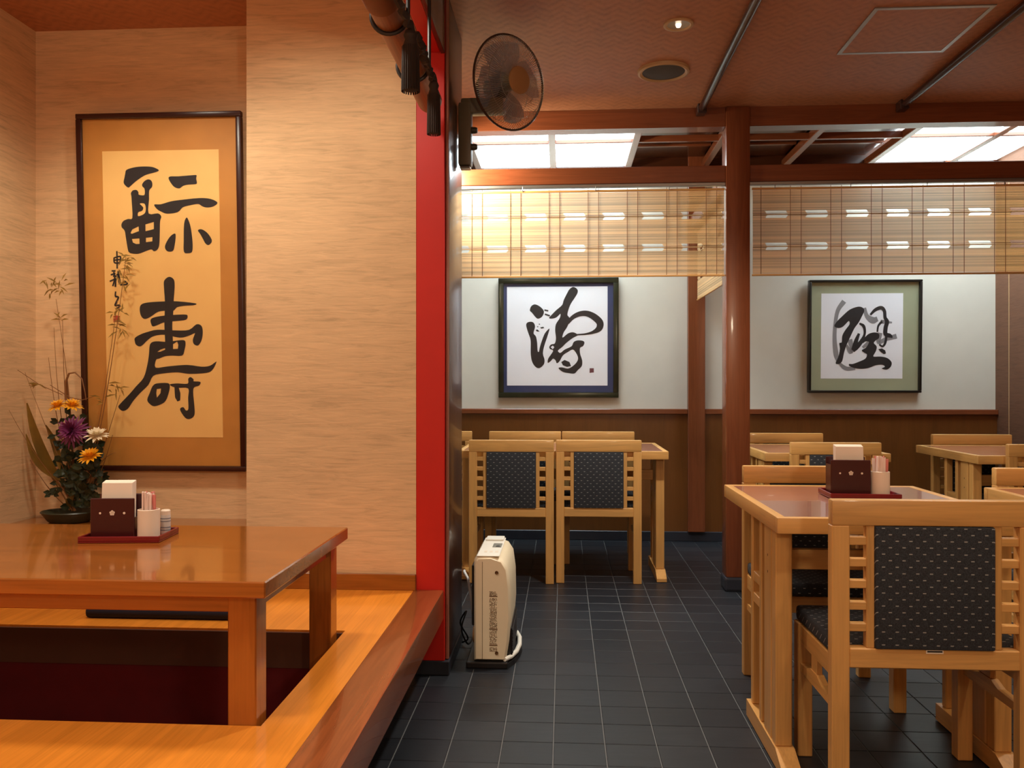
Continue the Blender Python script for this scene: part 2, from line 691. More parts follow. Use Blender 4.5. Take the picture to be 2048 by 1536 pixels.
bx(bm, XL - 0.1, XL, YF, YA + 0.1, 0, ZC + 0.02)
struct('wall_left', bm, M_wallp, 'tan grained papered side wall of the alcove')
bm = B()
bx(bm, XL - 0.1, -1.233, YA, YA + 0.1, 0, ZC + 0.02)
wa = struct('wall_alcove', bm, M_wallp, 'tan grained papered back wall of the alcove')
bm = B()
bx(bm, -1.233, -0.565, YW, 3.58, 0, ZC + 0.02)
bx(bm, -1.75, -1.233, YA + 0.1, 3.58, 0, ZC + 0.02)
struct('wall_partition', bm, M_wallp, 'tan grained papered partition beside the red pillar')
bm = B()
bx(bm, -1.75, -1.65, 3.58, YB, 0, 2.9)
struct('wall_bay', bm, M_white, 'white side wall of the dining bay')
bm = B()
bx(bm, XL - 0.1, XR + 0.1, YF - 0.1, YF, 0, ZC + 0.02)
struct('wall_front', bm, M_wallp, 'tan papered wall')
bm = B()
bx(bm, -1.233, -0.565, YW - 0.012, YW, ZP, 0.388, 0.002)
struct('baseboard_partition', bm, M_lac_x, 'orange wood skirting of the papered partition')

# alcove floor (tokonoma)
bm = B()
bx(bm, XL, -1.236, YW - 0.06, YA, ZP, 0.555, 0.004)
struct('floor_alcove', bm, M_lac_x, 'raised wooden alcove floor under the flowers')

# red pillar face with dark brown return
bm = B()
bx(bm, -0.565, -0.455, YW, YW + 0.03, 0.055, ZC, 0.002)
struct('trim_1', bm, M_red, 'vermilion red pillar board at the end of the platform')
bm = B()
bx(bm, -0.565, -0.440, YW + 0.031, 3.58, 0.055, ZC, 0.006, 2)
struct('trim_2', bm, M_dark_z, 'dark brown pillar side facing the aisle', smooth=True)
bm = B()
bx(bm, -0.570, -0.436, YW - 0.004, 3.584, 0.0, 0.055, 0.003)
struct('trim_3', bm, M_black, 'black plinth below the red pillar')

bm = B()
tube(bm, [(-0.4475, YW + 0.0235, 0.058), (-0.4475, YW + 0.0235, ZC - 0.002)], 0.0072, 14)  # highlight along the pillar edge, put in as a paler strip
obj('edge_highlight', bm, plain('painted_edge_highlight', srgb(150, 96, 78), 0.22, 0.1), bpy.data.objects['trim_2'], True)

# lintel over the platform edge, red soffit
bm = B()
bx(bm, -0.527, -0.470, YF, YW - 0.001, 2.395, ZC, 0.003)
tl = struct('trim_4', bm, M_red, 'red lintel over the platform edge')
bm = B()
bx(bm, -0.469, -0.453, YF, YW - 0.001, 2.39, ZC, 0.002)
obj('dark_face_board', bm, M_dark_y, tl)
bm = B()
bx(bm, -0.620, -0.528, YF, YW - 0.001, 2.40, ZC, 0.002)
obj('brown_face_board', bm, M_red_y, tl)

# post and beams of the dining bays
bm = B()
bx(bm, 0.880, 1.008, YP, YP + 0.12, 0.075, ZC, 0.006, 2)
tp = struct('trim_5', bm, M_red_z, 'glossy red-brown post between the hanging blinds', smooth=True)
bm = B()
bx(bm, 0.872, 1.016, YP - 0.008, YP + 0.128, 0.0, 0.075, 0.012, 2)
obj('plinth', bm, M_black, tp)
bm = B()
bx(bm, -1.65, 0.880, YP + 0.012, YP + 0.11, 2.515, ZC + 0.06, 0.003)
bx(bm, 1.008, XR, YP + 0.012, YP + 0.11, 2.515, ZC + 0.06, 0.003)
struct('trim_6', bm, M_red_x, 'red-brown upper beam below the woven ceiling')
bm = B()
bx(bm, -1.65, 0.880, YP + 0.012, YP + 0.10, 2.215, 2.305, 0.003)
bx(bm, 1.008, XR, YP + 0.012, YP + 0.10, 2.215, 2.305, 0.003)
struct('trim_7', bm, M_red_x, 'red-brown lower beam carrying the blinds')
bm = B()
bx(bm, 0.885, 1.005, YB - 0.06, YB, 0.07, 2.795, 0.004)
struct('trim_8', bm, M_red_z, 'red-brown post on the back wall')
bm = B()
bx(bm, 0.90, 0.99, YP + 0.121, YB - 0.061, 2.215, 2.305, 0.003)
struct('trim_9', bm, M_red_y, 'beam from the free post to the back wall')

bm = B()
bx(bm, -1.65, 0.884, YB - 0.04, YB, 2.645, 2.80)
bx(bm, 1.006, XR, YB - 0.04, YB, 2.645, 2.80)
struct('trim_11', bm, M_dark_x, 'dark wall plate under the coffered ceiling')

# coffered bay ceiling: grid bars, dark boards and two lit paper panels
ZG = 2.65
GX = [-1.14, -0.60, -0.07, 0.46, 1.00, 1.56, 2.13, 2.68]
GY = [4.77, 5.28]
bm = B()
bx(bm, -1.75, XR, YP + 0.11, YB, 2.80, 2.85)
cg = struct('ceiling_coffer', bm, M_dark_x, 'dark coffered ceiling over the dining bays')
for x in GX:
    bm = B()
    bx(bm, x - 0.022, x + 0.022, YP + 0.11, YB - 0.041, ZG, ZG + 0.05, 0.003)
    obj('grid_bar', bm, M_red_y, cg)
for y in GY:
    bm = B()
    bx(bm, -1.65, XR, y - 0.010, y + 0.010, ZG + 0.004, ZG + 0.045, 0.002)
    obj('grid_bar', bm, M_red_x, cg)
xs = [-1.65] + GX + [XR]
ys = [YP + 0.11] + GY + [YB - 0.045]
lit = {2, 3, 7, 8}
for i in range(len(xs) - 1):
    if i in lit:
        continue
    for j in range(len(ys) - 1):
        bm = B()
        ym = (ys[j] + ys[j + 1]) / 2
        bx(bm, xs[i] + 0.01, xs[i + 1] - 0.01, ys[j] + 0.008, ys[j + 1] - 0.008, 2.730, 2.742)
        o = obj('coffer_board', bm, M_dark_x, cg)
        bm = B()
        bx(bm, xs[i] + 0.012, xs[i + 1] - 0.012, ym - 0.012, ym + 0.012, 2.716, 2.729)
        obj('batten', bm, M_red_x, o)


def light_panel(i0, i1, label):
    t = thing('ceiling_light_panel', label, 'ceiling light', ((xs[i0] + xs[i1 + 1]) / 2, 5.24, ZG + 0.02), 0)
    for i in range(i0, i1 + 1):
        for j in range(len(ys) - 1):
            bm = B()
            bx(bm, xs[i] + 0.024, xs[i + 1] - 0.024, ys[j] + 0.012, ys[j + 1] - 0.012, ZG + 0.024, ZG + 0.034)
            o = obj('paper_pane', bm, M_pane, t, loc=(-t.location.x, -t.location.y, -t.location.z))
light_panel(2, 3, 'glowing white paper ceiling panel above the table behind the fan')
light_panel(7, 8, 'glowing white paper ceiling panel beside the taupe wall')

# raised platform with leg pit
PX0, PX1, PY0, PY1 = -2.05, -0.700, 1.875, 2.617
bm = B()
bx(bm, XL, -0.573, YF, PY0, 0.285, ZP)
bx(bm, XL, -0.573, PY1, YW, 0.285, ZP)
bx(bm, PX1, -0.573, PY0, PY1, 0.285, ZP)
bx(bm, XL, PX0, PY0, PY1, 0.285, ZP)
pf = struct('floor_platform', bm, M_platform, 'raised honey wood platform with leg pit under low table')
bm = B()
bx(bm, -0.573, XK, YF, YW - 0.002, 0.216, ZP + 0.003, 0.006, 2)
obj('edge_timber', bm, M_kamachi, pf, True)
bm = B()
bx(bm, -0.66, -0.62, YF, YW - 0.01, 0.0, 0.285)
obj('kick_board', bm, M_blackpl, pf)
bm = B()
for a in ((PX0, PX1, PY1, PY1 + 0.02), (PX0, PX1, PY0 - 0.02, PY0), (PX1, PX1 + 0.02, PY0, PY1), (PX0 - 0.02, PX0, PY0, PY1)):
    bx(bm, *a, 0.205, 0.2849)
bx(bm, PX0, PX1, PY1 - 0.010, PY1 - 0.0002, 0.205, 0.3195)
obj('pit_board', bm, M_pitwood, pf)
bm = B()
for a in ((PX0, PX1, PY1, PY1 + 0.02), (PX0, PX1, PY0 - 0.02, PY0), (PX1, PX1 + 0.02, PY0, PY1), (PX0 - 0.02, PX0, PY0, PY1)):
    bx(bm, *a, -0.0035, 0.2049)
bx(bm, PX0, PX1, PY0, PY1, -0.0035, 0.0)
obj('pit_carpet', bm, M_pitred, pf)

# ------------------------------------------------------------------ ceiling fittings
for k, (x, lab) in enumerate(((0.742, 'dark round ceiling rail running towards the glossy post'), (1.797, 'dark round ceiling rail beside the ceiling hatch'))):
    t = thing('ceiling_rail', lab, 'rail', (x, 1.2, ZC), 0)
    bm = B()
    tube(bm, [(0, -3.0, -0.024), (0, 3.325, -0.024)], 0.019, 12)
    obj('rail', bm, M_rod, t, True)
    bm = B()
    bx(bm, -0.010, 0.010, -3.0, 3.325, -0.008, 0.0)
    obj('mounting_strip', bm, M_red_y, t)
    bm = B()
    bx(bm, -0.024, 0.024, 3.26, 3.325, -0.05, 0.0, 0.004)
    obj('end_bracket', bm, M_rod, t)

t = thing('ceiling_hatch', 'square ceiling access hatch with thin metal trim', 'hatch', (1.475, 3.60, ZC))
bm = B()
w, d = 0.235, 0.232
for a in ((-w, w, -d, -d + 0.018), (-w, w, d - 0.018, d), (-w, -w + 0.018, -d + 0.018, d - 0.018), (w - 0.018, w, -d + 0.018, d - 0.018)):
    bx(bm, *a, -0.005, 0.0)
obj('metal_trim', bm, M_metal, t)
bm = B()
bx(bm, -w + 0.019, w - 0.019, -d + 0.019, d - 0.019, -0.004, 0.0)
obj('hatch_panel', bm, M_ceil, t)

t = thing('downlight', 'small round recessed ceiling downlight with bright reflector', 'downlight', (0.480, 3.475, ZC))
bm = B()
lathe(bm, [(0.062, 0.0), (0.062, -0.006), (0.052, -0.008), (0.046, -0.004), (0.046, 0.0)], 32)
obj('ring', bm, M_ring, t, True)
bm = B()
lathe(bm, [(0.046, -0.003), (0.036, -0.001), (0.0, -0.0005)], 24)
obj('reflector', bm, M_metal, t, True)
bm = B()
lathe(bm, [(0.0, -0.014), (0.009, -0.012), (0.012, -0.004), (0.012, -0.001)], 12)
obj('bulb', bm, mat_emit('faint_bulb', (1.0, 0.8, 0.6), 3.0), t, True)

t = thing('ceiling_speaker', 'round ceiling speaker with dark grille and cream ring', 'speaker', (0.480, 3.985, ZC))
bm = B()
lathe(bm, [(0.124, 0.0), (0.122, -0.012), (0.112, -0.016), (0.101, -0.010), (0.101, 0.0)], 40)
obj('ring', bm, M_ring, t, True)
bm = B()
lathe(bm, [(0.101, -0.008), (0.06, -0.013), (0.0, -0.015)], 32)
obj('grille', bm, M_grille, t, True)
spot(0.480, 3.475, 160, z=2.59, size=2.15, col=(1.0, 0.95, 0.85))


# ------------------------------------------------------------------ hanging bamboo blinds
def make_blind(label, length, loc, rotz, phase=0.06, group='bamboo blinds under the beam'):
    """runs from local x = 0 to length, top at z = 0"""
    t = thing('bamboo_blind', label, 'blind', loc, rotz, group)
    Hh, pitch, th = 0.487, 0.0056, 0.0046
    per = 0.2135
    cord0 = phase
    rows = (0.152, 0.325)
    bm = B()
    n = int((Hh - 0.03) / pitch)
    for k in range(n):
        z = -0.022 - k * pitch
        holes = []
        for rz in rows:
            dz = (-z) - rz
            if abs(dz) < 0.0185 and abs(dz) > 0.004:
                off = 0.014 * (1 - abs(dz) / 0.0185)
                x = cord0 + 0.057 + 0.022 - per
                while x < length:
                    holes.append((x + off, x + 0.112 + off))
                    x += per
        segs, x = [], 0.004
        for a, b in holes:
            if b < 0.01 or a > length - 0.01:
                continue
            if a > x:
                segs.append((x, a))
            x = max(x, b)
        if x < length - 0.004:
            segs.append((x, length - 0.004))
        for a, b in segs:
            bx(bm, a, b, -0.0008, 0.0008, z - th, z)
    o = obj('splints', bm, M_splint, t)
    o['kind'] = 'stuff'
    bm = B()
    bx(bm, 0, length, -0.005, 0.005, -0.020, -0.008, 0.002)
    obj('head_rod', bm, M_oak_x, t)
    bm = B()
    bx(bm, 0, length, -0.006, 0.006, -Hh, -Hh + 0.010, 0.002)
    obj('bottom_rod', bm, M_oak_x, t)
    x = cord0 - per
    while x < length:
        for dx in (0.0, 0.057):
            if 0.004 < x + dx < length - 0.004:
                bm = B()
                tube(bm, [(x + dx, -0.0032, 0.0), (x + dx, -0.0032, -Hh)], 0.0016, 5)
                obj('cord', bm, M_string, t)
        x += per
    bm = B()
    for rz in rows:
        for dz in (-0.012, 0.012):
            tube(bm, [(0.004, -0.0028, -rz + dz * 0.4), (length - 0.004, -0.0028, -rz + dz * 0.4)], 0.0011, 4)
    obj('weft_cord', bm, M_string, t)
    x = 0.12
    while x < length:
        bm = B()
        tube(bm, [(x, -0.002, 0.022), (x, -0.010, 0.012), (x, -0.012, -0.004), (x, -0.006, -0.014)], 0.0022, 6)
        obj('hook', bm, M_metal, t)
        x += 0.40
    return t

make_blind('bamboo blind hanging from the lower beam between red pillar and glossy post', 1.62, (-0.742, YP + 0.03, 2.193), 0, 0.025)
make_blind('bamboo blind hanging from the lower beam between glossy post and taupe wall', 1.97, (1.024, YP + 0.03, 2.193), 0, -0.010)
make_blind('bamboo blind hung crosswise from glossy post to back wall', 1.22, (0.945, YP + 0.14, 2.193), PI / 2, 0.05)
bm = B()
bx(bm, -1.60, 0.879, YP + 0.018, YP + 0.045, 2.197, 2.2149, 0.002)
bx(bm, 1.009, XR, YP + 0.018, YP + 0.045, 2.197, 2.2149, 0.002)
struct('trim_10', bm, M_metal, 'grey metal curtain rail below the lower beam')

# ------------------------------------------------------------------ rolled blind over the platform edge
t = thing('rolled_blind', 'rolled up bamboo blind hung under the red lintel with tassels', 'blind', (-0.492, 1.2, 2.168))
bm = B()
tube(bm, [(0, 0, 0), (0, 0.3, 0), (0, 0.9, 0), (0, 1.38, 0), (0, 1.83, 0)], [0.047, 0.047, 0.047, 0.046, 0.045], 24)
obj('roll', bm, wood('rolled_bamboo', srgb(110, 64, 34), srgb(158, 98, 54), srgb(190, 128, 78), 'y', rough=0.5, fine=0.8), t, True)
bm = B()
tube(bm, [(0, 0.0, 0.001), (0, 1.02, 0.001)], 0.0505, 24)
obj('outer_wrap', bm, M_string, t, True)
for y in (1.12, 1.49):
    bm = B()
    pts = []
    for k in range(15):
        a = PI * 0.92 + k / 14 * PI * 1.05
        pts.append((0.053 * math.cos(a), y, 0.053 * math.sin(a)))
    pts = [(-0.062, y, 0.035)] + pts + [(0.053, y, 0.10), (0.053, y, 0.222)]
    tube(bm, pts, 0.0062, 8)
    obj('hook', bm, M_blackpl, t, True)
for y, z1, z0, r in ((1.11, -0.045, -0.218, 0.0225), (1.53, -0.035, -0.212, 0.0195)):
    bm = B()
    lathe(bm, [(0.0, z1), (r * 0.6, z1 - 0.004), (r * 0.9, z1 - 0.018), (r * 0.72, z1 - 0.03), (r, z1 - 0.05), (r * 1.05, z0 + 0.004), (r * 0.8, z0), (0, z0)], 16, Matrix.Translation((0.062, y, 0)))
    tt = obj('tassel', bm, M_tassel, t, True)
    bm = B()
    for k in range(22):
        a = 2 * PI * k / 22
        tube(bm, [(0.062 + r * math.cos(a), y + r * math.sin(a), z1 - 0.05), (0.062 + r * 1.1 * math.cos(a), y + r * 1.1 * math.sin(a), z0 - 0.004)], 0.0022, 4)
    obj('fringe', bm, M_tassel, tt)
    bm = B()
    pts = []
    L = 0.55 if y < 1.3 else 0.33
    for k in range(26):
        f = k / 25
        pts.append((0.062 + 0.006 * math.sin(k * 2.1), y - L * (1 - f), z1 + 0.012 * (1 - f) + 0.006 * math.cos(k * 2.6)))
    tube(bm, pts, [0.0095 + 0.003 * math.sin(k * 1.9) for k in range(26)], 7)
    obj('cord', bm, M_tassel, tt, True)

# ------------------------------------------------------------------ wall fan
t = thing('wall_fan', 'wall fan with round wire cage on the dark pillar', 'fan', (-0.438, 3.46, 2.20))
FO = t.location.copy()
def fl(p):
    return Vector(p) - FO
bm = B()
bx(bm, 0.0, 0.055, -0.035, 0.035, -0.165, 0.10, 0.012, 2)
obj('wall_bracket', bm, M_fanbody, t, True)
bm = B()
bx(bm, 0.006, 0.050, -0.022, 0.022, -0.175, -0.166, 0.003)
obj('bracket_foot', bm, M_metal, t)
bm = B()
bx(bm, 0.010, 0.19, -0.030, 0.030, 0.055, 0.118, 0.010, 2)
obj('arm', bm, M_fanbody, t, True)
for z in (-0.015, -0.085):
    bm = B()
    lathe(bm, [(0, 0.026), (0.011, 0.024), (0.014, 0.014), (0.014, 0.0), (0, 0)], 14, Matrix.Translation((0.055, -0.012, z)) @ Matrix.Rotation(PI / 2, 4, 'Y'))
    obj('knob', bm, M_fandark, t, True)
ax = Vector((0.70, -0.70, -0.10)).normalized()
cen = fl((-0.225, 3.46, 2.386))
Rm = ax.to_track_quat('Z', 'Y').to_matrix().to_4x4()
FM = Matrix.Translation(cen) @ Rm
bm = B()
lathe(bm, [(0, -0.19), (0.035, -0.185), (0.055, -0.16), (0.06, -0.09), (0.055, -0.05), (0, -0.05)], 24, FM)
obj('motor_housing', bm, M_fandark, t, True)
bm = B()
a0 = FM @ Vector((0, 0.0, -0.13))
tube(bm, [a0, a0 + Vector((-0.01, 0.0, -0.07)), Vector((0.17, 0.01, 0.10))], [0.028, 0.026, 0.026], 14)
obj('neck', bm, M_fanbody, t, True)
RC = 0.192
cage = obj('cage', B(), M_rim, t)
bm = B()
n = 48
tube(bm, [FM @ Vector((RC * math.cos(2 * PI * k / n), RC * math.sin(2 * PI * k / n), 0.0)) for k in range(n + 1)], 0.0048, 8, caps=False)
cage.data = mesh_of('cage', bm, M_rim, True)
for sgn, nm in ((1, 'front_grille'), (-1, 'rear_grille')):
    bm = B()
    for k in range(104):
        a = 2 * PI * k / 104
        pts = []
        for r, h in ((0.055, 0.062), (0.10, 0.060), (0.15, 0.046), (0.18, 0.022), (RC, 0.0)):
            aa = a + (0.20 * (1 - r / RC) * 1.2)
            pts.append(FM @ Vector((r * math.cos(aa), r * math.sin(aa), sgn * h)))
        tube(bm, pts, 0.0010, 3, caps=False)
    for r, h in ((0.10, 0.060), (0.15, 0.046)):
        tube(bm, [FM @ Vector((r * math.cos(2 * PI * k / 36), r * math.sin(2 * PI * k / 36), sgn * h)) for k in range(37)], 0.0011, 4, caps=False)
    o = obj(nm, bm, M_wire, cage)
bm = B()
lathe(bm, [(0, 0.073), (0.040, 0.072), (0.054, 0.067), (0.057, 0.060), (0.0, 0.058)], 28, FM)
obj('front_cap', bm, M_fancap, t, True)
bm = B()
lathe(bm, [(0, 0.030), (0.030, 0.026), (0.034, 0.0), (0.030, -0.05), (0, -0.05)], 20, FM)
obj('hub', bm, M_fandark, t, True)
for k in range(4):
    bm = B()
    a0 = k * PI / 2 + 0.35
    rows_ = []
    for i in range(7):
        f = i / 6
        r = 0.03 + f * 0.135
        hw = 0.30 + 0.38 * math.sin(PI * min(1, f * 0.62 + 0.2))
        rows_.append([bm.verts.new(FM @ Vector((r * math.cos(a0 + hw * s), r * math.sin(a0 + hw * s), -0.01 - s * 0.022))) for s in (-1, -0.5, 0, 0.5, 1)])
    for i in range(6):
        for j in range(4):
            bm.faces.new((rows_[i][j], rows_[i][j + 1], rows_[i + 1][j + 1], rows_[i + 1][j]))
    bmesh.ops.solidify(bm, geom=bm.faces[:], thickness=0.002)
    obj('blade', bm, M_blade, t, True)


# ------------------------------------------------------------------ framed calligraphy
def smooth_poly(pts, sub=3):
    n = len(pts)
    out = []
    for i in range(n):
        p0, p1, p2, p3 = (Vector(pts[(i + k - 1) % n]) for k in range(4))
        for s in range(sub):
            q = s / sub
            out.append(0.5 * ((2 * p1) + (p2 - p0) * q + (2 * p0 - 5 * p1 + 4 * p2 - p3) * q * q + (3 * p1 - p0 - 3 * p2 + p3) * q ** 3))
    return out


def stroke_poly(pts):
    """brush stroke (x, y, width) -> outline"""
    n = len(pts)
    P = []
    for i in range(n - 1):
        g = [Vector(pts[min(max(i + k - 1, 0), n - 1)]) for k in range(4)]
        for s in range(6):
            q = s / 6
            P.append(0.5 * ((2 * g[1]) + (g[2] - g[0]) * q + (2 * g[0] - 5 * g[1] + 4 * g[2] - g[3]) * q * q + (3 * g[1] - g[0] - 3 * g[2] + g[3]) * q ** 3))
    P.append(Vector(pts[-1]))
    L, R = [], []
    for i, p in enumerate(P):
        d = P[min(i + 1, len(P) - 1)] - P[max(i - 1, 0)]
        d = Vector((d.x, d.y))
        if d.length < 1e-6:
            d = Vector((1, 0))
        d.normalize()
        nn = Vector((-d.y, d.x)) * max(p.z, 3) / 2
        c = Vector((p.x, p.y))
        if i == 0:
            c = c - d * p.z * 0.25
        if i == len(P) - 1:
            c = c + d * p.z * 0.25
        L.append(c + nn)
        R.append(c - nn)
    quads = []
    for i in range(len(P) - 1):
        quads.append([L[i], L[i + 1], R[i + 1], R[i]])
    return quads


def ink_mesh(bm, polys, strokes, fn, layer=0.0):
    d = 0.0008 + layer
    for k, entry in enumerate(polys):
        loops = entry if isinstance(entry[0], list) else [entry]
        loops = [smooth_poly(l) if len(l) > 6 else [Vector(p) for p in l] for l in loops]
        flat = [p for l in loops for p in l]
        tris = tessellate_polygon([[Vector((p.x, p.y, 0)) for p in l] for l in loops])
        vs = [bm.verts.new(fn(p.x, p.y, d + 0.00002 * k)) for p in flat]
        for tr in tris:
            try:
                bm.faces.new([vs[i] for i in tr])
            except ValueError:
                pass
    for k, s in enumerate(strokes):
        for q in stroke_poly(s):
            vs = [bm.verts.new(fn(p.x, p.y, d + 0.0003 + 0.00002 * k)) for p in q]
            bm.faces.new(vs)
    return bm


def picture(name, label, org, size, tilt, rotz, fw, fd, mats, paper, px, inks, group='framed calligraphies'):
    """org: bottom centre on the wall; local x right, y towards the wall, z up; px: pixel box of the frame"""
    w, h = size
    t = thing(name, label, 'picture', org, rotz, group)
    t.rotation_euler = (tilt, 0, rotz)
    fm, mm, pm = mats
    for a in ((-w / 2, w / 2, 0, fw), (-w / 2, w / 2, h - fw, h), (-w / 2, -w / 2 + fw, fw, h - fw), (w / 2 - fw, w / 2, fw, h - fw)):
        bm = B()
        bx(bm, a[0], a[1], -fd, 0, a[2], a[3], 0.004, 2)
        obj('frame_bar', bm, fm, t, True)
    bm = B()
    bx(bm, -w / 2 + fw * 0.8, w / 2 - fw * 0.8, -fd * 0.45, -0.002, fw * 0.8, h - fw * 0.8)
    obj('mount', bm, mm, t)
    x0, x1, z0, z1 = paper
    bm = B()
    bx(bm, -w / 2 + x0 * w, -w / 2 + x1 * w, -fd * 0.45 - 0.0012, -fd * 0.45, h * (1 - z1), h * (1 - z0))
    sheet = obj('paper_sheet', bm, pm, t)
    ul0, ur0, ul1, ur1, vt, vb = px

    def fn(u, v, d):
        f = (v - vt) / (vb - vt)
        a, b = ul0 + (ul1 - ul0) * f, ur0 + (ur1 - ur0) * f
        return Vector((-w / 2 + (u - a) / (b - a) * w, -fd * 0.45 - 0.0012 - d, h * (1 - f)))
    for nm, mat, polys, strokes, (ox, oy, sc), lay in inks:
        conv = lambda p: (ox + p[0] * sc, oy + p[1] * sc)
        pp = [([[conv(p) for p in l] for l in e] if isinstance(e[0], list) else [conv(p) for p in e]) for e in polys]
        ss = [[(*conv(p), p[2] * sc) for p in s] for s in strokes]
        bm = ink_mesh(B(), pp, ss, fn, lay)
        obj(nm, bm, mat, sheet)
    bm = B()
    bx(bm, -w / 2 + fw * 0.85, w / 2 - fw * 0.85, -fd * 0.80, -fd * 0.80 + 0.002, fw * 0.85, h - fw * 0.85)
    obj('glass', bm, M_glass, t)
    return t


top_polys = [
    [(280, 245), (330, 225), (420, 210), (540, 212), (600, 230), (632, 252), (600, 270), (500, 295), (440, 325), (370, 375), (325, 415), (300, 428), (265, 400), (252, 370), (262, 320), (270, 280)],
    [[(330, 490), (350, 460), (390, 455), (412, 480), (415, 505), (470, 512), (480, 480), (475, 440), (455, 420), (452, 395), (480, 360), (520, 345), (550, 360), (562, 395), (555, 430), (527, 465), (525, 560), (520, 705), (620, 705), (655, 740), (642, 790), (638, 920), (632, 1040), (610, 1090), (575, 1105), (545, 1085), (470, 1110), (410, 1130), (350, 1128), (310, 1115), (295, 1080), (275, 960), (262, 885), (232, 850), (228, 815), (250, 780), (300, 760), (345, 750), (340, 600), (335, 520)],
     [(425, 600), (475, 600), (490, 650), (480, 700), (440, 725), (405, 730), (410, 690), (450, 675), (462, 640)],
     [(325, 910), (345, 870), (412, 840), (415, 890), (340, 918)], [(485, 820), (575, 795), (575, 870), (540, 880), (485, 892)], [(340, 972), (420, 967), (422, 1025), (385, 1027), (350, 1010)], [(490, 962), (560, 955), (558, 1000), (490, 1008)]],
    [(735, 340), (755, 318), (840, 318), (1000, 308), (1035, 312), (1030, 345), (1038, 385), (1025, 403), (940, 408), (890, 420), (850, 445), (800, 432), (765, 395)],
    [(580, 612), (650, 610), (760, 580), (880, 565), (1060, 550), (1180, 560), (1255, 600), (1210, 640), (1140, 650), (1090, 635), (1050, 612), (960, 625), (885, 645), (830, 695), (720, 710), (660, 690), (610, 660)],
    [(800, 920), (808, 960), (795, 1050), (780, 1100), (745, 1112), (710, 1100), (692, 1060), (715, 1000), (755, 945)],
    [(922, 755), (940, 770), (962, 830), (978, 920), (988, 1040), (980, 1115), (940, 1130), (895, 1115), (893, 1000), (898, 820)],
    [(1045, 890), (1080, 878), (1130, 905), (1170, 950), (1193, 1005), (1160, 1045), (1125, 1030), (1100, 985), (1070, 930)]]
bot_polys = [
    [(535, 240), (575, 208), (615, 230), (622, 290), (612, 420), (608, 520), (600, 620), (605, 740), (600, 840), (545, 845), (540, 740), (535, 600), (540, 420), (533, 300)],
    [(340, 440), (400, 420), (540, 412), (640, 412), (795, 430), (780, 445), (700, 450), (640, 462), (610, 490), (540, 490), (480, 500), (420, 540), (375, 558), (345, 540), (330, 490)],
    [(420, 565), (450, 545), (540, 530), (700, 522), (728, 535), (715, 565), (650, 575), (540, 585), (480, 608), (440, 620), (425, 600)],
    [(290, 715), (340, 685), (400, 665), (480, 648), (640, 655), (740, 650), (800, 605), (840, 615), (853, 660), (845, 730), (815, 780), (780, 770), (770, 735), (785, 690), (785, 678), (735, 700), (660, 715), (540, 690), (450, 700), (400, 730), (340, 785), (300, 775), (288, 745)],
    [[(415, 770), (460, 745), (545, 750), (600, 745), (690, 735), (710, 760), (700, 820), (680, 865), (600, 865), (540, 870), (490, 890), (465, 900), (460, 965), (560, 955), (720, 943), (840, 958), (910, 950), (958, 918), (962, 925), (930, 985), (880, 1010), (740, 1018), (640, 1005), (520, 1015), (440, 1035), (400, 1110), (330, 1180), (270, 1250), (230, 1310), (185, 1330), (150, 1300), (165, 1270), (240, 1190), (300, 1120), (360, 1050), (390, 950), (405, 860)],
     [(475, 835), (500, 815), (545, 800), (540, 815), (500, 832)], [(605, 770), (640, 748), (650, 775), (645, 808), (605, 810)]],
    [[(440, 1115), (470, 1098), (560, 1095), (578, 1120), (570, 1170), (550, 1230), (520, 1265), (450, 1290), (410, 1270), (390, 1235), (410, 1180), (425, 1140)], [(470, 1145), (505, 1140), (500, 1180), (470, 1218), (465, 1180)]],
    [(580, 1105), (640, 1098), (725, 1100), (730, 1060), (750, 1045), (775, 1065), (775, 1080), (830, 1085), (820, 1115), (780, 1130), (770, 1170), (778, 1270), (780, 1360), (745, 1395), (705, 1388), (665, 1330), (665, 1305), (690, 1298), (710, 1325), (730, 1310), (728, 1220), (730, 1140), (650, 1135), (600, 1125)],
    [(615, 1120), (650, 1130), (665, 1180), (662, 1240), (640, 1250), (620, 1215)]]
sig = [[(258, 140, 20), (262, 270, 24), (262, 400, 20)], [(215, 240, 18), (310, 220, 24), (300, 310, 22), (222, 312, 18), (214, 240, 14)], [(222, 275, 12), (300, 265, 12)],
       [(180, 440, 16), (230, 440, 26)], [(165, 500, 14), (230, 480, 18)], [(210, 460, 16), (225, 560, 26), (195, 670, 24)], [(150, 600, 14), (240, 560, 20)], [(240, 560, 22), (235, 680, 28)],
       [(280, 450, 28), (290, 560, 40), (310, 640, 36), (360, 655, 24), (420, 640, 26), (380, 600, 14)], [(255, 500, 14), (310, 490, 16)], [(200, 520, 14), (250, 520, 14)],
       [(238, 760, 12), (236, 830, 28), (280, 850, 26), (240, 940, 28), (232, 975, 24), (290, 970, 22), (300, 990, 26), (240, 1030, 14)]]
seal = [[(205, 1150, 12), (300, 1150, 12)], [(205, 1185, 12), (300, 1185, 12)], [(255, 1130, 12), (255, 1230, 12)], [(205, 1215, 10), (300, 1215, 10)]]
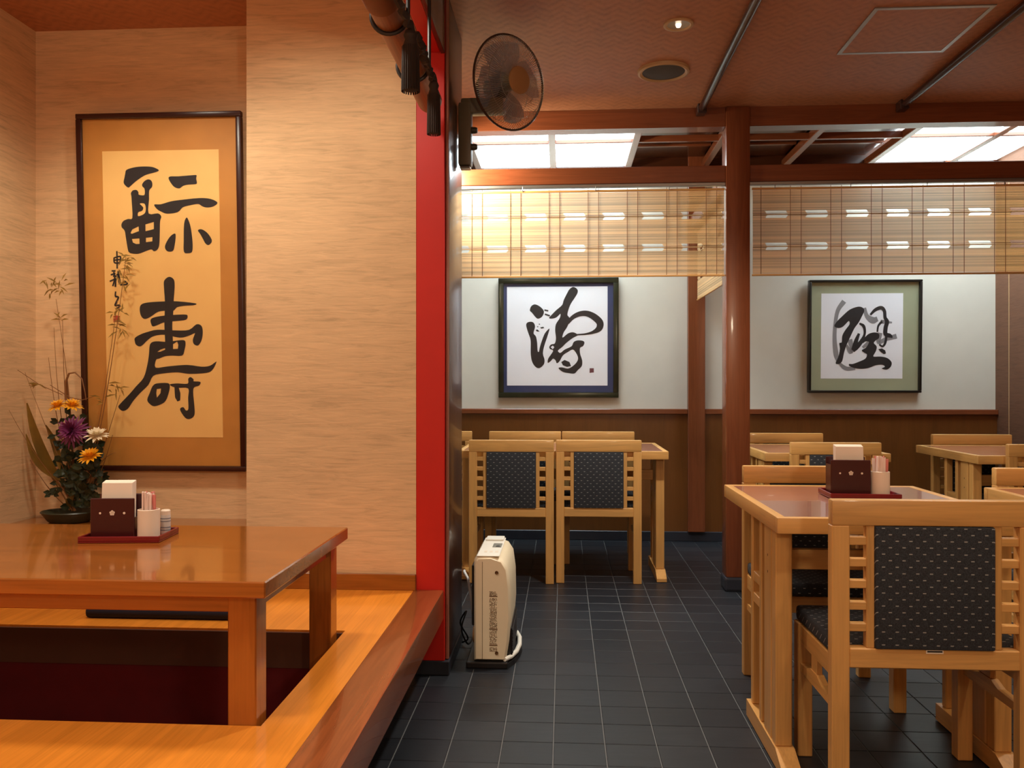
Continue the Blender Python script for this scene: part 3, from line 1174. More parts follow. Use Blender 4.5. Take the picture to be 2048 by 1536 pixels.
picture('calligraphy_scroll_frame', 'tall gold silk framed calligraphy with mahogany frame in the alcove', (-1.659, 3.365, 0.758), (0.697, 1.478), math.atan2(0.055, 1.478), 0, 0.022, 0.028,
        (M_mahog, M_silk, M_silkpaper), (0.150, 0.858, 0.103, 0.905), (152, 487, 168, 490, 224, 942),
        [('brush_character', M_ink, top_polys, [], (200, 290, 260 / 1377), 0.0), ('brush_character', M_ink, bot_polys, [], (200, 500, 260 / 1079), 0.0),
         ('signature', M_ink, [], sig, (200, 480, 90 / 691), 0.0), ('seal', M_seal, [], seal, (200, 480, 90 / 691), 0.0)])

a_polys = [
    [(435, 435), (450, 385), (490, 360), (540, 375), (590, 415), (608, 455), (585, 510), (535, 535), (500, 510), (460, 460)],
    [(390, 600), (415, 575), (460, 572), (490, 595), (498, 640), (480, 710), (510, 750), (525, 830), (530, 920), (545, 935), (560, 870), (590, 780), (620, 710), (665, 660), (675, 665), (650, 750), (610, 870), (595, 960), (615, 1030), (605, 1090), (550, 1135), (500, 1115), (460, 1050), (445, 950), (445, 800), (420, 720), (397, 650)],
    [[(890, 230), (920, 180), (965, 152), (1010, 175), (1022, 210), (1000, 260), (940, 350), (910, 420), (895, 490), (918, 520), (920, 560), (890, 640), (850, 700), (835, 765), (900, 715), (960, 700), (1010, 720), (1018, 740), (960, 770), (880, 830), (830, 880), (790, 910), (780, 930), (810, 950), (860, 910), (945, 870), (970, 820), (1020, 798), (1085, 805), (1103, 830), (1085, 870), (1050, 890), (1050, 960), (1075, 1040), (1070, 1110), (1020, 1160), (980, 1200), (910, 1195), (840, 1180), (785, 1135), (830, 1125), (900, 1140), (960, 1110), (1010, 1060), (1025, 1010), (1000, 950), (960, 910), (900, 940), (840, 980), (800, 1050), (765, 1075), (750, 1040), (720, 1020), (690, 1050), (655, 1070), (660, 1020), (700, 960), (720, 920), (680, 900), (675, 870), (700, 845), (740, 835), (755, 770), (745, 680), (755, 600), (800, 530), (810, 475), (760, 520), (700, 535), (670, 525), (700, 490), (760, 430), (830, 370), (850, 310)],
     [(690, 880), (715, 860), (735, 880), (715, 905)]],
    [(820, 1060), (860, 1035), (920, 1060), (940, 1110), (890, 1120), (840, 1100)],
    [(505, 670), (530, 665), (555, 690), (520, 690)], [(545, 595), (560, 595), (558, 608), (545, 605)], [(560, 640), (600, 632), (612, 648), (575, 655)], [(518, 628), (540, 625), (535, 640)]]
a_str = [[(905, 580, 40), (960, 520, 50), (1040, 480, 60), (1130, 475, 70), (1220, 515, 80), (1290, 585, 85), (1280, 655, 75), (1210, 700, 40), (1120, 722, 22), (1020, 730, 16)],
         [(615, 430, 6), (660, 440, 5)], [(620, 480, 5), (680, 500, 4)]]
a_seal = [[(1170, 1145, 12), (1212, 1145, 12)], [(1175, 1145, 12), (1175, 1188, 12)], [(1208, 1140, 12), (1208, 1185, 12)], [(1190, 1150, 10), (1190, 1186, 10)]]
picture('calligraphy_picture', 'square framed calligraphy with navy mount and bronze-green frame', (-0.034, 5.968, 1.022), (0.862, 0.860), math.radians(0.8), 0, 0.038, 0.035,
        (M_greenframe, M_navymat, M_paper), (0.071, 0.909, 0.072, 0.899), (998, 1237, 998, 1237, 557, 793),
        [('brush_character', M_ink, a_polys, a_str, (990, 550, 260 / 1597), 0.0), ('seal', M_sealdk, [], a_seal, (990, 550, 260 / 1597), 0.0)])

b_grey = [[(510, 350, 60), (445, 450, 50), (418, 600, 45), (412, 800, 50), (432, 980, 60), (450, 1060, 30)], [(480, 1100, 30), (560, 1160, 50), (660, 1160, 40)], [(770, 430, 40), (800, 520, 50), (870, 570, 80), (915, 560, 60)],
          [(600, 820, 60), (620, 900, 50), (610, 960, 50), (560, 880, 30)], [(960, 740, 60), (950, 840, 50), (1040, 800, 50), (1150, 770, 60)], [(760, 900, 30), (820, 860, 60)], [(980, 590, 50), (1100, 600, 20)]]
b_polys = [
    [(405, 640), (440, 580), (500, 520), (520, 500), (590, 440), (690, 405), (750, 420), (765, 460), (740, 520), (700, 600), (650, 670), (600, 780), (560, 870), (530, 970), (510, 1070), (470, 1105), (430, 1095), (460, 1020), (480, 920), (470, 850), (500, 840), (505, 760), (540, 690), (590, 620), (580, 580), (540, 620), (500, 655), (450, 665)],
    [(745, 940), (770, 920), (800, 900), (830, 840), (790, 830), (760, 850), (740, 840), (780, 780), (830, 735), (900, 720), (950, 740), (950, 790), (910, 820), (890, 850), (925, 890), (920, 940), (900, 980), (890, 1015), (980, 1015), (1060, 1035), (1110, 1085), (1100, 1140), (1050, 1175), (990, 1160), (1030, 1140), (1000, 1115), (920, 1120), (830, 1155), (740, 1165), (660, 1155), (600, 1130), (595, 1105), (640, 1105), (720, 1075), (790, 1040), (810, 990), (780, 970)],
    [(945, 925), (990, 915), (1030, 940), (1040, 975), (1015, 985), (980, 960)]]
b_str = [[(715, 612, 22), (760, 640, 35), (777, 700, 30), (770, 760, 30), (730, 840, 50), (680, 900, 60), (645, 935, 50)], [(705, 740, 30), (675, 820, 50), (650, 920, 60)],
         [(845, 500, 26), (900, 445, 40), (970, 420, 45), (1010, 460, 40), (1020, 540, 40), (1045, 590, 50), (1030, 660, 50), (1030, 740, 50), (1080, 760, 50), (1110, 780, 20)], [(980, 590, 30), (940, 640, 25), (930, 710, 20)], [(1040, 750, 30), (1030, 840, 30), (1000, 890, 25), (960, 870, 20)]]
picture('calligraphy_picture', 'square framed calligraphy with sage green mount and thin black frame', (2.110, 5.966, 1.060), (0.775, 0.790), math.radians(1.4), math.radians(0.8), 0.016, 0.05,
        (M_blackframe, M_greenmat, M_paper), (0.115, 0.842, 0.118, 0.876), (1613, 1836, 1616, 1838, 563, 787),
        [('grey_wash_stroke', M_inkgrey, [], b_grey, (1600, 550, 250 / 1536), 0.0), ('brush_character', M_ink, b_polys, b_str, (1600, 550, 250 / 1536), 0.0006)])


# ------------------------------------------------------------------ chairs
def make_chair(W, Hc, label, sticker=False):
    """origin on the floor under the middle of the back; seat towards local +y"""
    t = thing('dining_chair', label, 'chair', group='oak restaurant chairs')
    k = Hc / 0.805
    h = W / 2
    st, dp = 0.046, 0.036
    topz0 = Hc - 0.066 * k
    panz1, panz0 = topz0, 0.425 * k
    railz0 = 0.374 * k
    bm = B()
    bx(bm, -h, h, -0.001, dp, topz0, Hc, 0.006, 2)
    obj('top_rail', bm, M_oak_x, t, True)
    for s in (-1, 1):
        bm = B()
        x0, x1 = sorted((s * h, s * (h - st)))
        bx(bm, x0, x1, 0.0, dp, 0.0, topz0 + 0.001, 0.003)
        obj('back_leg', bm, M_oak_z, t)
        pi = W * 0.288
        i0, i1 = sorted((s * pi, s * (pi + 0.021)))
        bm = B()
        bx(bm, i0, i1, 0.004, 0.030, panz0, panz1 + 0.001, 0.002)
        obj('inner_stile', bm, M_oak_z, t)
        a, b = sorted((s * (pi + 0.020), s * (h - st + 0.001)))
        for r in range(5):
            zc = panz1 - 0.040 * k - r * 0.0555 * k
            bm = B()
            bx(bm, a, b, 0.006, 0.028, zc - 0.0105, zc + 0.0105, 0.0015)
            obj('rung', bm, M_oak_x, t)
        bm = B()
        y0 = 0.375
        x0, x1 = sorted((s * (h - 0.005), s * (h - 0.048)))
        bx(bm, x0, x1, y0 - 0.045, y0, 0.0, 0.395 * k, 0.003)
        obj('front_leg', bm, M_oak_z, t)
        bm = B()
        x0, x1 = sorted((s * (h - 0.012), s * (h - 0.034)))
        bx(bm, x0, x1, dp, y0 - 0.045, 0.335 * k, 0.392 * k, 0.003)
        obj('side_rail', bm, M_oak_y, t)
        bm = B()
        zz = 0.255 * k
        prof = [(dp, zz), (y0 - 0.045, zz), (y0 - 0.045, zz + 0.022), (y0 - 0.10, zz + 0.026), (y0 - 0.14, zz + 0.040), (y0 - 0.20, zz + 0.040), (y0 - 0.24, zz + 0.026), (dp, zz + 0.022)]
        prism(bm, prof, lambda a, b, d: Vector((d, a, b)), x0, x1)
        o = obj('stretcher', bm, M_oak_y, t)
        bm = B()
        bx(bm, x0 + 0.003, x1 - 0.003, y0 - 0.195, y0 - 0.145, zz + 0.040, 0.336 * k, 0.001)
        obj('spacer_block', bm, M_oak_z, o)
    bm = B()
    bx(bm, -h + st - 0.001, h - st + 0.001, 0.001, dp - 0.002, railz0, panz0, 0.003)
    lr = obj('lower_rail', bm, M_oak_x, t)
    if sticker:
        bm = B()
        bx(bm, -0.022, 0.022, -0.0006, 0.001, panz0 - 0.010, panz0 - 0.001)
        sk = obj('sticker', bm, M_cup, lr)
        sk['label'] = 'white sticker with dark print'
        bm = B()
        bx(bm, -0.019, 0.019, -0.0010, 0.0, panz0 - 0.0065, panz0 - 0.0025)
        obj('print', bm, M_ink, sk)
    bm = B()
    pi = W * 0.288
    bx(bm, -pi - 0.001, pi + 0.001, -0.006, 0.036, panz0, panz1 - 0.001, 0.006, 2)
    obj('back_pad', bm, M_fabric, t, True)
    bm = B()
    bx(bm, -h + 0.035, h - 0.035, 0.352, 0.372, 0.335 * k, 0.392 * k, 0.002)
    obj('front_rail', bm, M_oak_x, t)
    bm = B()
    bx(bm, -h + 0.012, h - 0.012, dp + 0.002, 0.385, 0.392 * k, 0.437 * k, 0.014, 3)
    obj('seat_cushion', bm, M_fabric, t, True)
    return t

near = make_chair(0.520, 0.818, 'oak chair with charcoal back and small white sticker on lower back rail', True)
near.location = (0.960, 2.198, 0)
base = make_chair(0.478, 0.805, 'oak chair behind the fan heater, back turned, next to the red pillar')
base.location = (-0.290, 4.615, 0)
chairs = [
    ((0.200, 4.645, 0), 0, 'oak chair with charcoal back tucked in beside the chair behind the heater'),
    ((-0.252, 5.505, 0), PI, 'oak chair below the navy mounted picture, across from the chair behind the heater'),
    ((0.232, 5.515, 0), PI, 'oak chair below the navy mounted picture, facing away from the back wall post'),
    ((-0.845, 5.500, 0), PI, 'oak chair mostly hidden behind the dark pillar side'),
    ((0.932, 3.255, 0), PI, 'oak chair facing the chair with the sticker across the tray table'),
    ((1.855, 3.225, 0), PI, 'oak chair at the empty table beside the tray table'),
    ((1.466, 4.535, 0), 0, 'oak chair with charcoal back tucked in behind the napkin holder'),
    ((1.420, 5.415, 0), PI, 'oak chair near the glossy post, by the wainscot'),
    ((2.545, 5.340, 0), PI, 'oak chair below the sage mounted picture, beside the taupe wall'),
    ((2.560, 4.455, 0), 0, 'oak chair with its back to the blinds beside the taupe wall'),
]
for loc, rz, lab in chairs:
    dup(base, loc, rz, lab)


# ------------------------------------------------------------------ restaurant tables
def make_table(x0, x1, y0, y1, label, fy0, fy1, ht=0.74):
    cx, cy = (x0 + x1) / 2, (y0 + y1) / 2
    t = thing('dining_table', label, 'table', (cx, cy, 0), group='oak restaurant tables')
    w, d = (x1 - x0) / 2, (y1 - y0) / 2
    e, th = 0.028, 0.046
    bm = B()
    bx(bm, -w + e, w - e, -d + e, d - e, ht - th + 0.010, ht - 0.0015)
    obj('top_panel', bm, M_top, t)
    for a, m in (((-w, w, -d, -d + e), M_oak_x), ((-w, w, d - e, d), M_oak_x), ((-w, -w + e, -d + e, d - e), M_oak_y), ((w - e, w, -d + e, d - e), M_oak_y)):
        bm = B()
        bx(bm, *a, ht - th, ht, 0.004, 2)
        obj('edge_rail', bm, m, t, True)
    f0, f1 = fy0 - cy, fy1 - cy
    for s in (-1, 1):
        xo = s * (w - 0.010)
        xi = s * (w - 0.066)
        a, b = sorted((xo, xi))
        bm = B()
        prof = [(f0, 0.004), (f1, 0.004), (f1, 0.058), (f0 + 0.075, 0.058), (f0, 0.022)]
        prism(bm, prof, lambda p, q, dd: Vector((dd, p, q)), a, b)
        obj('foot', bm, M_oak_y, t)
        a, b = a + 0.004, b - 0.004
        for py0, py1 in ((f0 + 0.085, f0 + 0.130), (f0 + 0.140, f0 + 0.225), (f0 + 0.262, f0 + 0.290)):
            bm = B()
            bx(bm, a, b, py0, py1, 0.058, ht - th, 0.003)
            obj('upright', bm, M_oak_z, t)
        bm = B()
        bx(bm, a + 0.006, b - 0.006, f1 - 0.050, f1 - 0.022, 0.058, ht - th, 0.003)
        obj('slat', bm, M_oak_z, t)
        for z in (0.47, 0.40):
            bm = B()
            bx(bm, a + 0.008, b - 0.008, f0 + 0.290, f1 - 0.050, z, z + 0.032, 0.002)
            obj('spacer_block', bm, M_oak_y, t)
        bm = B()
        bx(bm, a, b, -d + 0.05, d - 0.05, ht - th - 0.001, ht - th + 0.0005)
        obj('head_plate', bm, M_oak_y, t)
        for z in (0.60, 0.55):
            bm = B()
            lathe(bm, [(0, 0.001), (0.004, 0.0005), (0.004, -0.004)], 10, Matrix.Translation((xo - s * 0.004, f0 + 0.18, z)) @ Matrix.Rotation(s * PI / 2, 4, 'Y'))
            obj('dowel', bm, M_screw, t)
    bm = B()
    bx(bm, -w + 0.07, w - 0.07, f0 + 0.165, f0 + 0.195, 0.56, 0.62, 0.002)
    obj('stretcher', bm, M_oak_x, t)
    return t

make_table(0.608, 1.305, 2.385, 3.165, 'small oak table holding the tray with napkin holder', 2.375, 2.830)
make_table(1.546, 2.240, 2.385, 3.140, 'empty oak table next to the tray table', 2.375, 2.830)
make_table(-0.600, 0.594, 4.690, 5.375, 'oak table for four below the navy mounted picture', 4.690, 5.150)
make_table(1.110, 1.785, 4.615, 5.330, 'oak table behind the glossy post', 4.615, 5.070)
make_table(2.195, 2.900, 4.515, 5.290, 'oak table beside the taupe wall', 4.515, 4.970)

# ------------------------------------------------------------------ low lacquered table over the pit
t = thing('low_table', 'low lacquered wooden table over the leg pit', 'table', (-1.40, 2.195, 0.0))
tx0, tx1, ty0, ty1 = -0.70, 0.725, -0.360, 0.362
bm = B()
bx(bm, tx0, tx1, ty0, ty1, 0.632, 0.670, 0.003)
obj('table_top', bm, M_lac_x, t)
bm = B()
bx(bm, tx0 + 0.04, tx1 - 0.045, ty0 + 0.045, ty0 + 0.068, 0.588, 0.632, 0.002)
obj('apron', bm, M_lac_x, t)
bm = B()
bx(bm, tx0 + 0.04, tx1 - 0.045, ty1 - 0.068, ty1 - 0.045, 0.588, 0.632, 0.002)
obj('apron', bm, M_lac_x, t)
for xx in (tx0 + 0.045, tx1 - 0.068):
    bm = B()
    bx(bm, xx, xx + 0.023, ty0 + 0.068, ty1 - 0.068, 0.588, 0.632, 0.002)
    obj('apron', bm, M_lac_y, t)
for xx in (tx0 + 0.02, 0.620):
    for yy in (-0.318, 0.300):
        bm = B()
        bx(bm, xx, xx + 0.068, yy, yy + 0.068, 0.0, 0.632, 0.003)
        obj('leg', bm, M_lac_z, t)

bm = B()
bx(bm, -1.62, -1.10, 2.70, 3.06, ZP, ZP + 0.038, 0.017, 3)
tag(obj('floor_cushion', bm, M_navy, None, True), 'flat dark navy floor cushion behind the low table', 'cushion')


# ------------------------------------------------------------------ tray sets
def tray_set(loc, rz, which, bottle, k=1.0):
    tr = thing('tray', 'dark red lacquer tray on the ' + which, 'tray', loc, rz, 'red lacquer trays')
    w, d = 0.113, 0.078
    bm = B()
    prof = [(-w, -d), (w, -d), (w, d), (-w, d)]
    bx(bm, -w, w, -d, d, 0.0, 0.004, 0.001)
    obj('tray_base', bm, M_tray, tr)
    for a in ((-w, w, -d, -d + 0.006), (-w, w, d - 0.006, d), (-w, -w + 0.006, -d + 0.006, d - 0.006), (w - 0.006, w, -d + 0.006, d - 0.006)):
        bm = B()
        bx(bm, *a, 0.0041, 0.018, 0.0015)
        obj('rim', bm, M_tray, tr)
    R = Matrix.Rotation(rz, 4, 'Z')
    def pos(x, y, z=0.0045):
        return Vector(loc) + R @ Vector((x, y, z))
    nh = thing('napkin_holder', 'maroon lacquer napkin holder with white emblem on the ' + which, 'napkin holder', pos(-0.036, 0.0), rz, 'maroon napkin holders')
    bm = B()
    bx(bm, -0.062 * k, 0.062 * k, -0.034, -0.028, 0.0, 0.116 * k, 0.002)
    fp = obj('front_plate', bm, M_maroon, nh)
    bm = B()
    bx(bm, -0.062 * k, 0.062 * k, 0.026, 0.032, 0.0, 0.122 * k, 0.002)
    obj('back_plate', bm, M_maroon, nh)
    bm = B()
    bx(bm, -0.062 * k, 0.062 * k, -0.0279, 0.0259, 0.0, 0.006)
    bx(bm, -0.062 * k, -0.058 * k, -0.0279, 0.0259, 0.006, 0.10 * k)
    bx(bm, 0.058 * k, 0.062 * k, -0.0279, 0.0259, 0.006, 0.060 * k)
    obj('base_and_sides', bm, M_maroon, nh)
    bm = B()
    def disc(cx, cz, r, n=10):
        vs = [bm.verts.new((cx + r * math.cos(2 * PI * q / n), -0.0346, cz + r * math.sin(2 * PI * q / n))) for q in range(n)]
        vs2 = [bm.verts.new((v.co.x, -0.0338, v.co.z)) for v in vs]
        bm.faces.new(vs)
        for q in range(n):
            bm.faces.new((vs[q], vs[(q + 1) % n], vs2[(q + 1) % n], vs2[q]))
    for q in range(5):
        a = PI / 2 + q * 2 * PI / 5
        disc(0.0045 * math.cos(a), 0.074 * k + 0.0045 * math.sin(a), 0.0034)
    disc(0.0, 0.074 * k, 0.004)
    obj('flower_emblem', bm, M_cup, fp)
    for dx, dr in ((-0.034, 0.0032), (0.034, 0.0036)):
        bm = B()
        disc(dx * k, 0.0735 * k, dr)
        obj('dot_emblem', bm, M_cup, fp)
    nk = thing('napkin_stack', 'stack of folded paper napkins in the holder on the ' + which, 'napkins', pos(-0.034, 0.0), rz, 'stacks of napkins')
    for q in range(6):
        bm = B()
        y = -0.014 + q * 0.0045
        bx(bm, -0.044 * k, 0.046 * k, y, y + 0.0042, 0.008, (0.158 + 0.001 * q) * k, 0.001)
        for v in bm.verts:
            if v.co.z > 0.05:
                v.co.x *= 0.96 + 0.004 * q
                v.co.y += 0.06 * (v.co.z - 0.05)
        obj('napkin', bm, M_napkin, nk)
    cp = thing('packet_cup', 'small cream cup of pink and white packets on the ' + which, 'cup', pos(0.062, -0.020), rz, 'cream cups')
    bm = B()
    r = 0.0305
    lathe(bm, [(0, 0), (r - 0.002, 0), (r, 0.002), (r, 0.082), (r - 0.003, 0.083), (r - 0.004, 0.080), (r - 0.004, 0.006), (0, 0.006)], 28)
    obj('cup_body', bm, M_cup, cp, True)
    rnd = random.Random(3)
    ps = thing('packet_bunch', 'pink and white paper packets standing in the cup on the ' + which, 'packets', pos(0.062, -0.020, 0.011), rz, 'bunches of paper packets')
    for q in range(16):
        a = q * 2.4
        rr = 0.002 + 0.0165 * math.sqrt(q / 16)
        x, y = rr * math.cos(a), rr * math.sin(a)
        bm = B()
        ang = rnd.uniform(0, PI)
        Mx = Matrix.Translation((x, y, 0)) @ Matrix.Rotation(rnd.uniform(-0.05, 0.05), 4, 'X') @ Matrix.Rotation(rnd.uniform(-0.05, 0.05), 4, 'Y') @ Matrix.Rotation(ang, 4, 'Z')
        bx(bm, -0.0050, 0.0050, -0.0018, 0.0018, 0, 0.122 + rnd.uniform(-0.006, 0.006), 0.0006, 1, Mx)
        obj('packet', bm, M_stick if q % 5 in (1, 3) else M_stickw, ps)
    if bottle:
        bt = thing('toothpick_bottle', 'small white bottle with grey print behind the cream cup', 'bottle', pos(0.086, 0.045), rz)
        bm = B()
        lathe(bm, [(0, 0), (0.0135, 0), (0.0140, 0.002), (0.0140, 0.056), (0, 0.056)], 20)
        obj('body', bm, M_bottle, bt, True)
        bm = B()
        lathe(bm, [(0, 0.0561), (0.0138, 0.0561), (0.0138, 0.068), (0.011, 0.071), (0, 0.0715)], 20)
        obj('cap', bm, M_cup, bt, True)
        bm = B()
        for z in (0.044, 0.036, 0.018, 0.010):
            lathe(bm, [(0.0141, z), (0.0143, z + 0.0005), (0.0143, z + 0.003), (0.0141, z + 0.0035)], 20)
        obj('printed_band', bm, M_inkgrey, bt)
    return tr

tray_set((-1.262, 2.335, 0.6705), math.radians(6), 'low lacquered table', True)
tray_set((0.998, 2.855, 0.7405), math.radians(-2), 'small oak table', False, 1.04)

# ------------------------------------------------------------------ flower arrangement in the alcove
F0 = Vector((-2.02, 3.265, 0.555))
t = thing('flower_arrangement', 'ikebana arrangement of chrysanthemums and tall grasses in a low bowl', 'flowers', F0)
def fp(u, v, y=3.265):
    p = at(u, v, y)
    if p.x < -2.215:
        p = at(u, v, y * 2.215 / -p.x)
    return p - F0
bm = B()
lathe(bm, [(0, 0.0), (0.075, 0.0), (0.085, 0.006), (0.108, 0.036), (0.114, 0.042), (0.110, 0.046), (0.102, 0.038), (0.08, 0.020), (0, 0.018)], 36, sx=1.0, sy=0.78)
obj('bowl', bm, M_bowl, t, True)
rnd = random.Random(11)
def leaf(bm, pts, wd, cup=0.25, nrm=Vector((0, -1, 0))):
    pts = [Vector(p) for p in pts]
    n = len(pts)
    R = []
    for i, p in enumerate(pts):
        f = i / (n - 1)
        d = (pts[min(i + 1, n - 1)] - pts[max(i - 1, 0)]).normalized()
        s = d.cross(nrm)
        if s.length < 1e-4:
            s = Vector((1, 0, 0))
        s.normalize()
        w = wd * math.sin(PI * (0.08 + 0.90 * f)) ** 0.8 * 0.5 if 0 < i < n - 1 else wd * 0.06
        R.append([bm.verts.new(p - s * w + nrm * w * cup), bm.verts.new(p), bm.verts.new(p + s * w + nrm * w * cup)])
    for a, b in zip(R, R[1:]):
        for k in range(2):
            bm.faces.new((a[k], a[k + 1], b[k + 1], b[k]))
def curve(a, b, bend, n=7):
    a, b = Vector(a), Vector(b)
    return [a.lerp(b, i / (n - 1)) + Vector(bend) * math.sin(PI * i / (n - 1)) for i in range(n)]
# broad leaves
for p0, p1, bend, w in (((135, 985), (54, 806), (-0.02, 0.0, -0.015), 0.046), ((128, 962), (52, 868), (-0.012, -0.02, -0.02), 0.032), ((120, 940), (92, 850), (0.0, 0.02, 0.0), 0.03), ((140, 1015), (150, 985), (0, -0.02, 0), 0.03)):
    bm = B()
    leaf(bm, curve(fp(*p0), fp(*p1), bend, 9), w)
    bmesh.ops.solidify(bm, geom=bm.faces[:], thickness=0.0012)
    obj('broad_leaf', bm, M_leafolive, t, True)
# stems and grasses
stems = [
    ((150, 1022), (95, 935), 0.0055, (0.01, 0, 0)), ((145, 1022), (70, 905), 0.0035, (0.01, 0, -0.01)), ((140, 1020), (60, 920), 0.0025, (0, 0, -0.02)),
    ((150, 1000), (125, 640), 0.0022, (-0.012, 0, 0)), ((150, 990), (112, 598), 0.0020, (0.016, 0, 0)), ((152, 990), (108, 655), 0.0020, (-0.02, 0, 0)), ((150, 980), (97, 715), 0.0022, (-0.015, 0, 0)), ((150, 990), (50, 745), 0.0016, (-0.01, 0, 0.01)), ((145, 1000), (18, 820), 0.0014, (-0.02, 0, 0)),
    ((165, 1005), (235, 600), 0.0024, (0.012, 0, 0)), ((172, 1005), (252, 515), 0.0026, (0.012, 0, 0)), ((175, 1000), (240, 790), 0.0022, (0.0, 0, 0)), ((175, 1000), (225, 870), 0.0022, (0.01, 0, 0)), ((176, 960), (232, 905), 0.0016, (0.01, 0, 0.03)),
    ((150, 1000), (133, 760), 0.0060, (0.004, 0, 0))]
for p0, p1, r, bend in stems:
    bm = B()
    pts = curve(fp(*p0), fp(*p1, 3.265 + rnd.uniform(-0.04, 0.04)), bend, 8)
    tube(bm, pts, [r * (1 - 0.55 * i / 7) for i in range(8)], 6)
    obj('stem', bm, M_stem, t, True)
bm = B()
tube(bm, [fp(132, 800), fp(131, 765), fp(138, 747), fp(150, 745), fp(164, 758), fp(170, 785), fp(172, 800)], [0.005, 0.005, 0.004, 0.003, 0.0025, 0.002, 0.0016], 7)
obj('arching_twig', bm, M_stem, t, True)
bm = B()
tube(bm, [fp(100, 770), fp(140, 795), fp(165, 800), fp(190, 792)], [0.0014, 0.0018, 0.0018, 0.001], 5)
tube(bm, [fp(35, 740), fp(80, 770), fp(125, 790)], [0.001, 0.0014, 0.0016], 5)
obj('side_twig', bm, M_stem, t, True)
# fine leaflets at stem tips
tips = [(112, 575, 24), (250, 525, 16), (245, 560, 12), (243, 650, 12), (236, 620, 8), (232, 775, 10), (120, 640, 5), (205, 800, 6), (75, 765, 6)]
bm = B()
for u, v, n in tips:
    c = fp(u, v)
    for k in range(n):
        a = rnd.uniform(0, 2 * PI)
        L = rnd.uniform(0.022, 0.050)
        st = c + Vector((rnd.uniform(-0.035, 0.035), rnd.uniform(-0.02, 0.02), rnd.uniform(-0.03, 0.03))) * min(1, n / 14)
        en = st + Vector((math.cos(a) * L, rnd.uniform(-0.01, 0.01), math.sin(a) * L * 0.8))
        leaf(bm, [st, st.lerp(en, 0.5) + Vector((0, 0, 0.003)), en], 0.007)
o = obj('leaflets', bm, M_leafolive, t)
o['kind'] = 'stuff'
bm = B()
for k in range(170):
    f = rnd.random()
    v = 885 + 130 * f
    wdt = 44 - 18 * f
    u = 160 + rnd.uniform(-wdt, wdt) + (6 if f > 0.5 else 0)
    c = fp(u, v, 3.265 + rnd.uniform(-0.06, 0.05))
    a = rnd.uniform(-0.4, PI + 0.4)
    L = rnd.uniform(0.03, 0.06)
    en = c + Vector((math.cos(a) * L, rnd.uniform(-0.03, 0.02), math.sin(a) * L * 0.7))
    leaf(bm, [c, c.lerp(en, 0.33) + Vector((0, -0.004, 0.004)), c.lerp(en, 0.7), en], rnd.uniform(0.024, 0.04), 0.2, Vector((rnd.uniform(-0.5, 0.5), -1, rnd.uniform(-0.3, 0.6))).normalized())
for u, v in ((118, 845), (112, 870), (140, 830), (160, 830), (105, 985), (112, 975), (118, 965), (205, 955)):
    c = fp(u, v)
    for k in range(4):
        a = rnd.uniform(0, 2 * PI)
        en = c + Vector((math.cos(a), -0.2, math.sin(a))) * 0.035
        leaf(bm, [c, c.lerp(en, 0.5), en], 0.022)
o = obj('foliage', bm, M_leafdark, t)
o['kind'] = 'stuff'
# chrysanthemum heads
def mum(u, v, r, mat, face, rings, y, pw, label):
    c = fp(u, v, y)
    q = Vector(face).normalized().to_track_quat('Z', 'Y').to_matrix()
    bm = B()
    for ri, (n, el, L) in enumerate(rings):
        for k in range(n):
            a = 2 * PI * (k + 0.5 * (ri % 2)) / n + rnd.uniform(-0.08, 0.08)
            e = el + rnd.uniform(-0.12, 0.12)
            d = Vector((math.cos(a) * math.cos(e), math.sin(a) * math.cos(e), math.sin(e)))
            LL = L * r * rnd.uniform(0.88, 1.1)
            p = [c + q @ (d * LL * s + Vector((0, 0, -0.18 * r * s * s if el < 0.5 else 0.08 * r * s))) for s in (0.08, 0.4, 0.75, 1.0)]
            leaf(bm, p, pw * r, 0.35, (q @ Vector((-d.x * 0.3, -d.y * 0.3, 1))).normalized())
    o = obj('flower_head', bm, mat, t)
    o['label'] = label
    bm = B()
    lathe(bm, [(0, -0.3 * r), (0.16 * r, -0.22 * r), (0.2 * r, 0), (0, 0.12 * r)], 10, Matrix.Translation(c) @ q.to_4x4())
    obj('flower_centre', bm, mat, o)
mum(145, 862, 0.068, M_purple, (0.1, -1, 0.25), [(22, 0.0, 1.0), (20, 0.45, 0.92), (16, 0.85, 0.8), (10, 1.2, 0.65)], 3.20, 0.16, 'purple spider chrysanthemum head')
mum(194, 872, 0.048, M_wpetal, (0.1, -0.45, 1), [(16, 0.15, 1.0), (14, 0.5, 0.85), (10, 0.95, 0.6)], 3.20, 0.26, 'cream white chrysanthemum head')
mum(181, 914, 0.048, M_ypetal, (0.0, -0.5, 1), [(14, 0.2, 1.0), (14, 0.6, 0.85), (10, 1.0, 0.6)], 3.17, 0.28, 'bright yellow chrysanthemum head')
mum(116, 813, 0.042, M_ypetal, (-0.2, -0.4, 1), [(14, 0.15, 1.0), (12, 0.55, 0.8), (8, 1.0, 0.6)], 3.24, 0.28, 'yellow chrysanthemum head')
mum(145, 812, 0.042, M_ypetal, (0.3, -0.3, 1), [(14, 0.15, 1.0), (12, 0.55, 0.8), (8, 1.0, 0.6)], 3.26, 0.28, 'yellow chrysanthemum head')

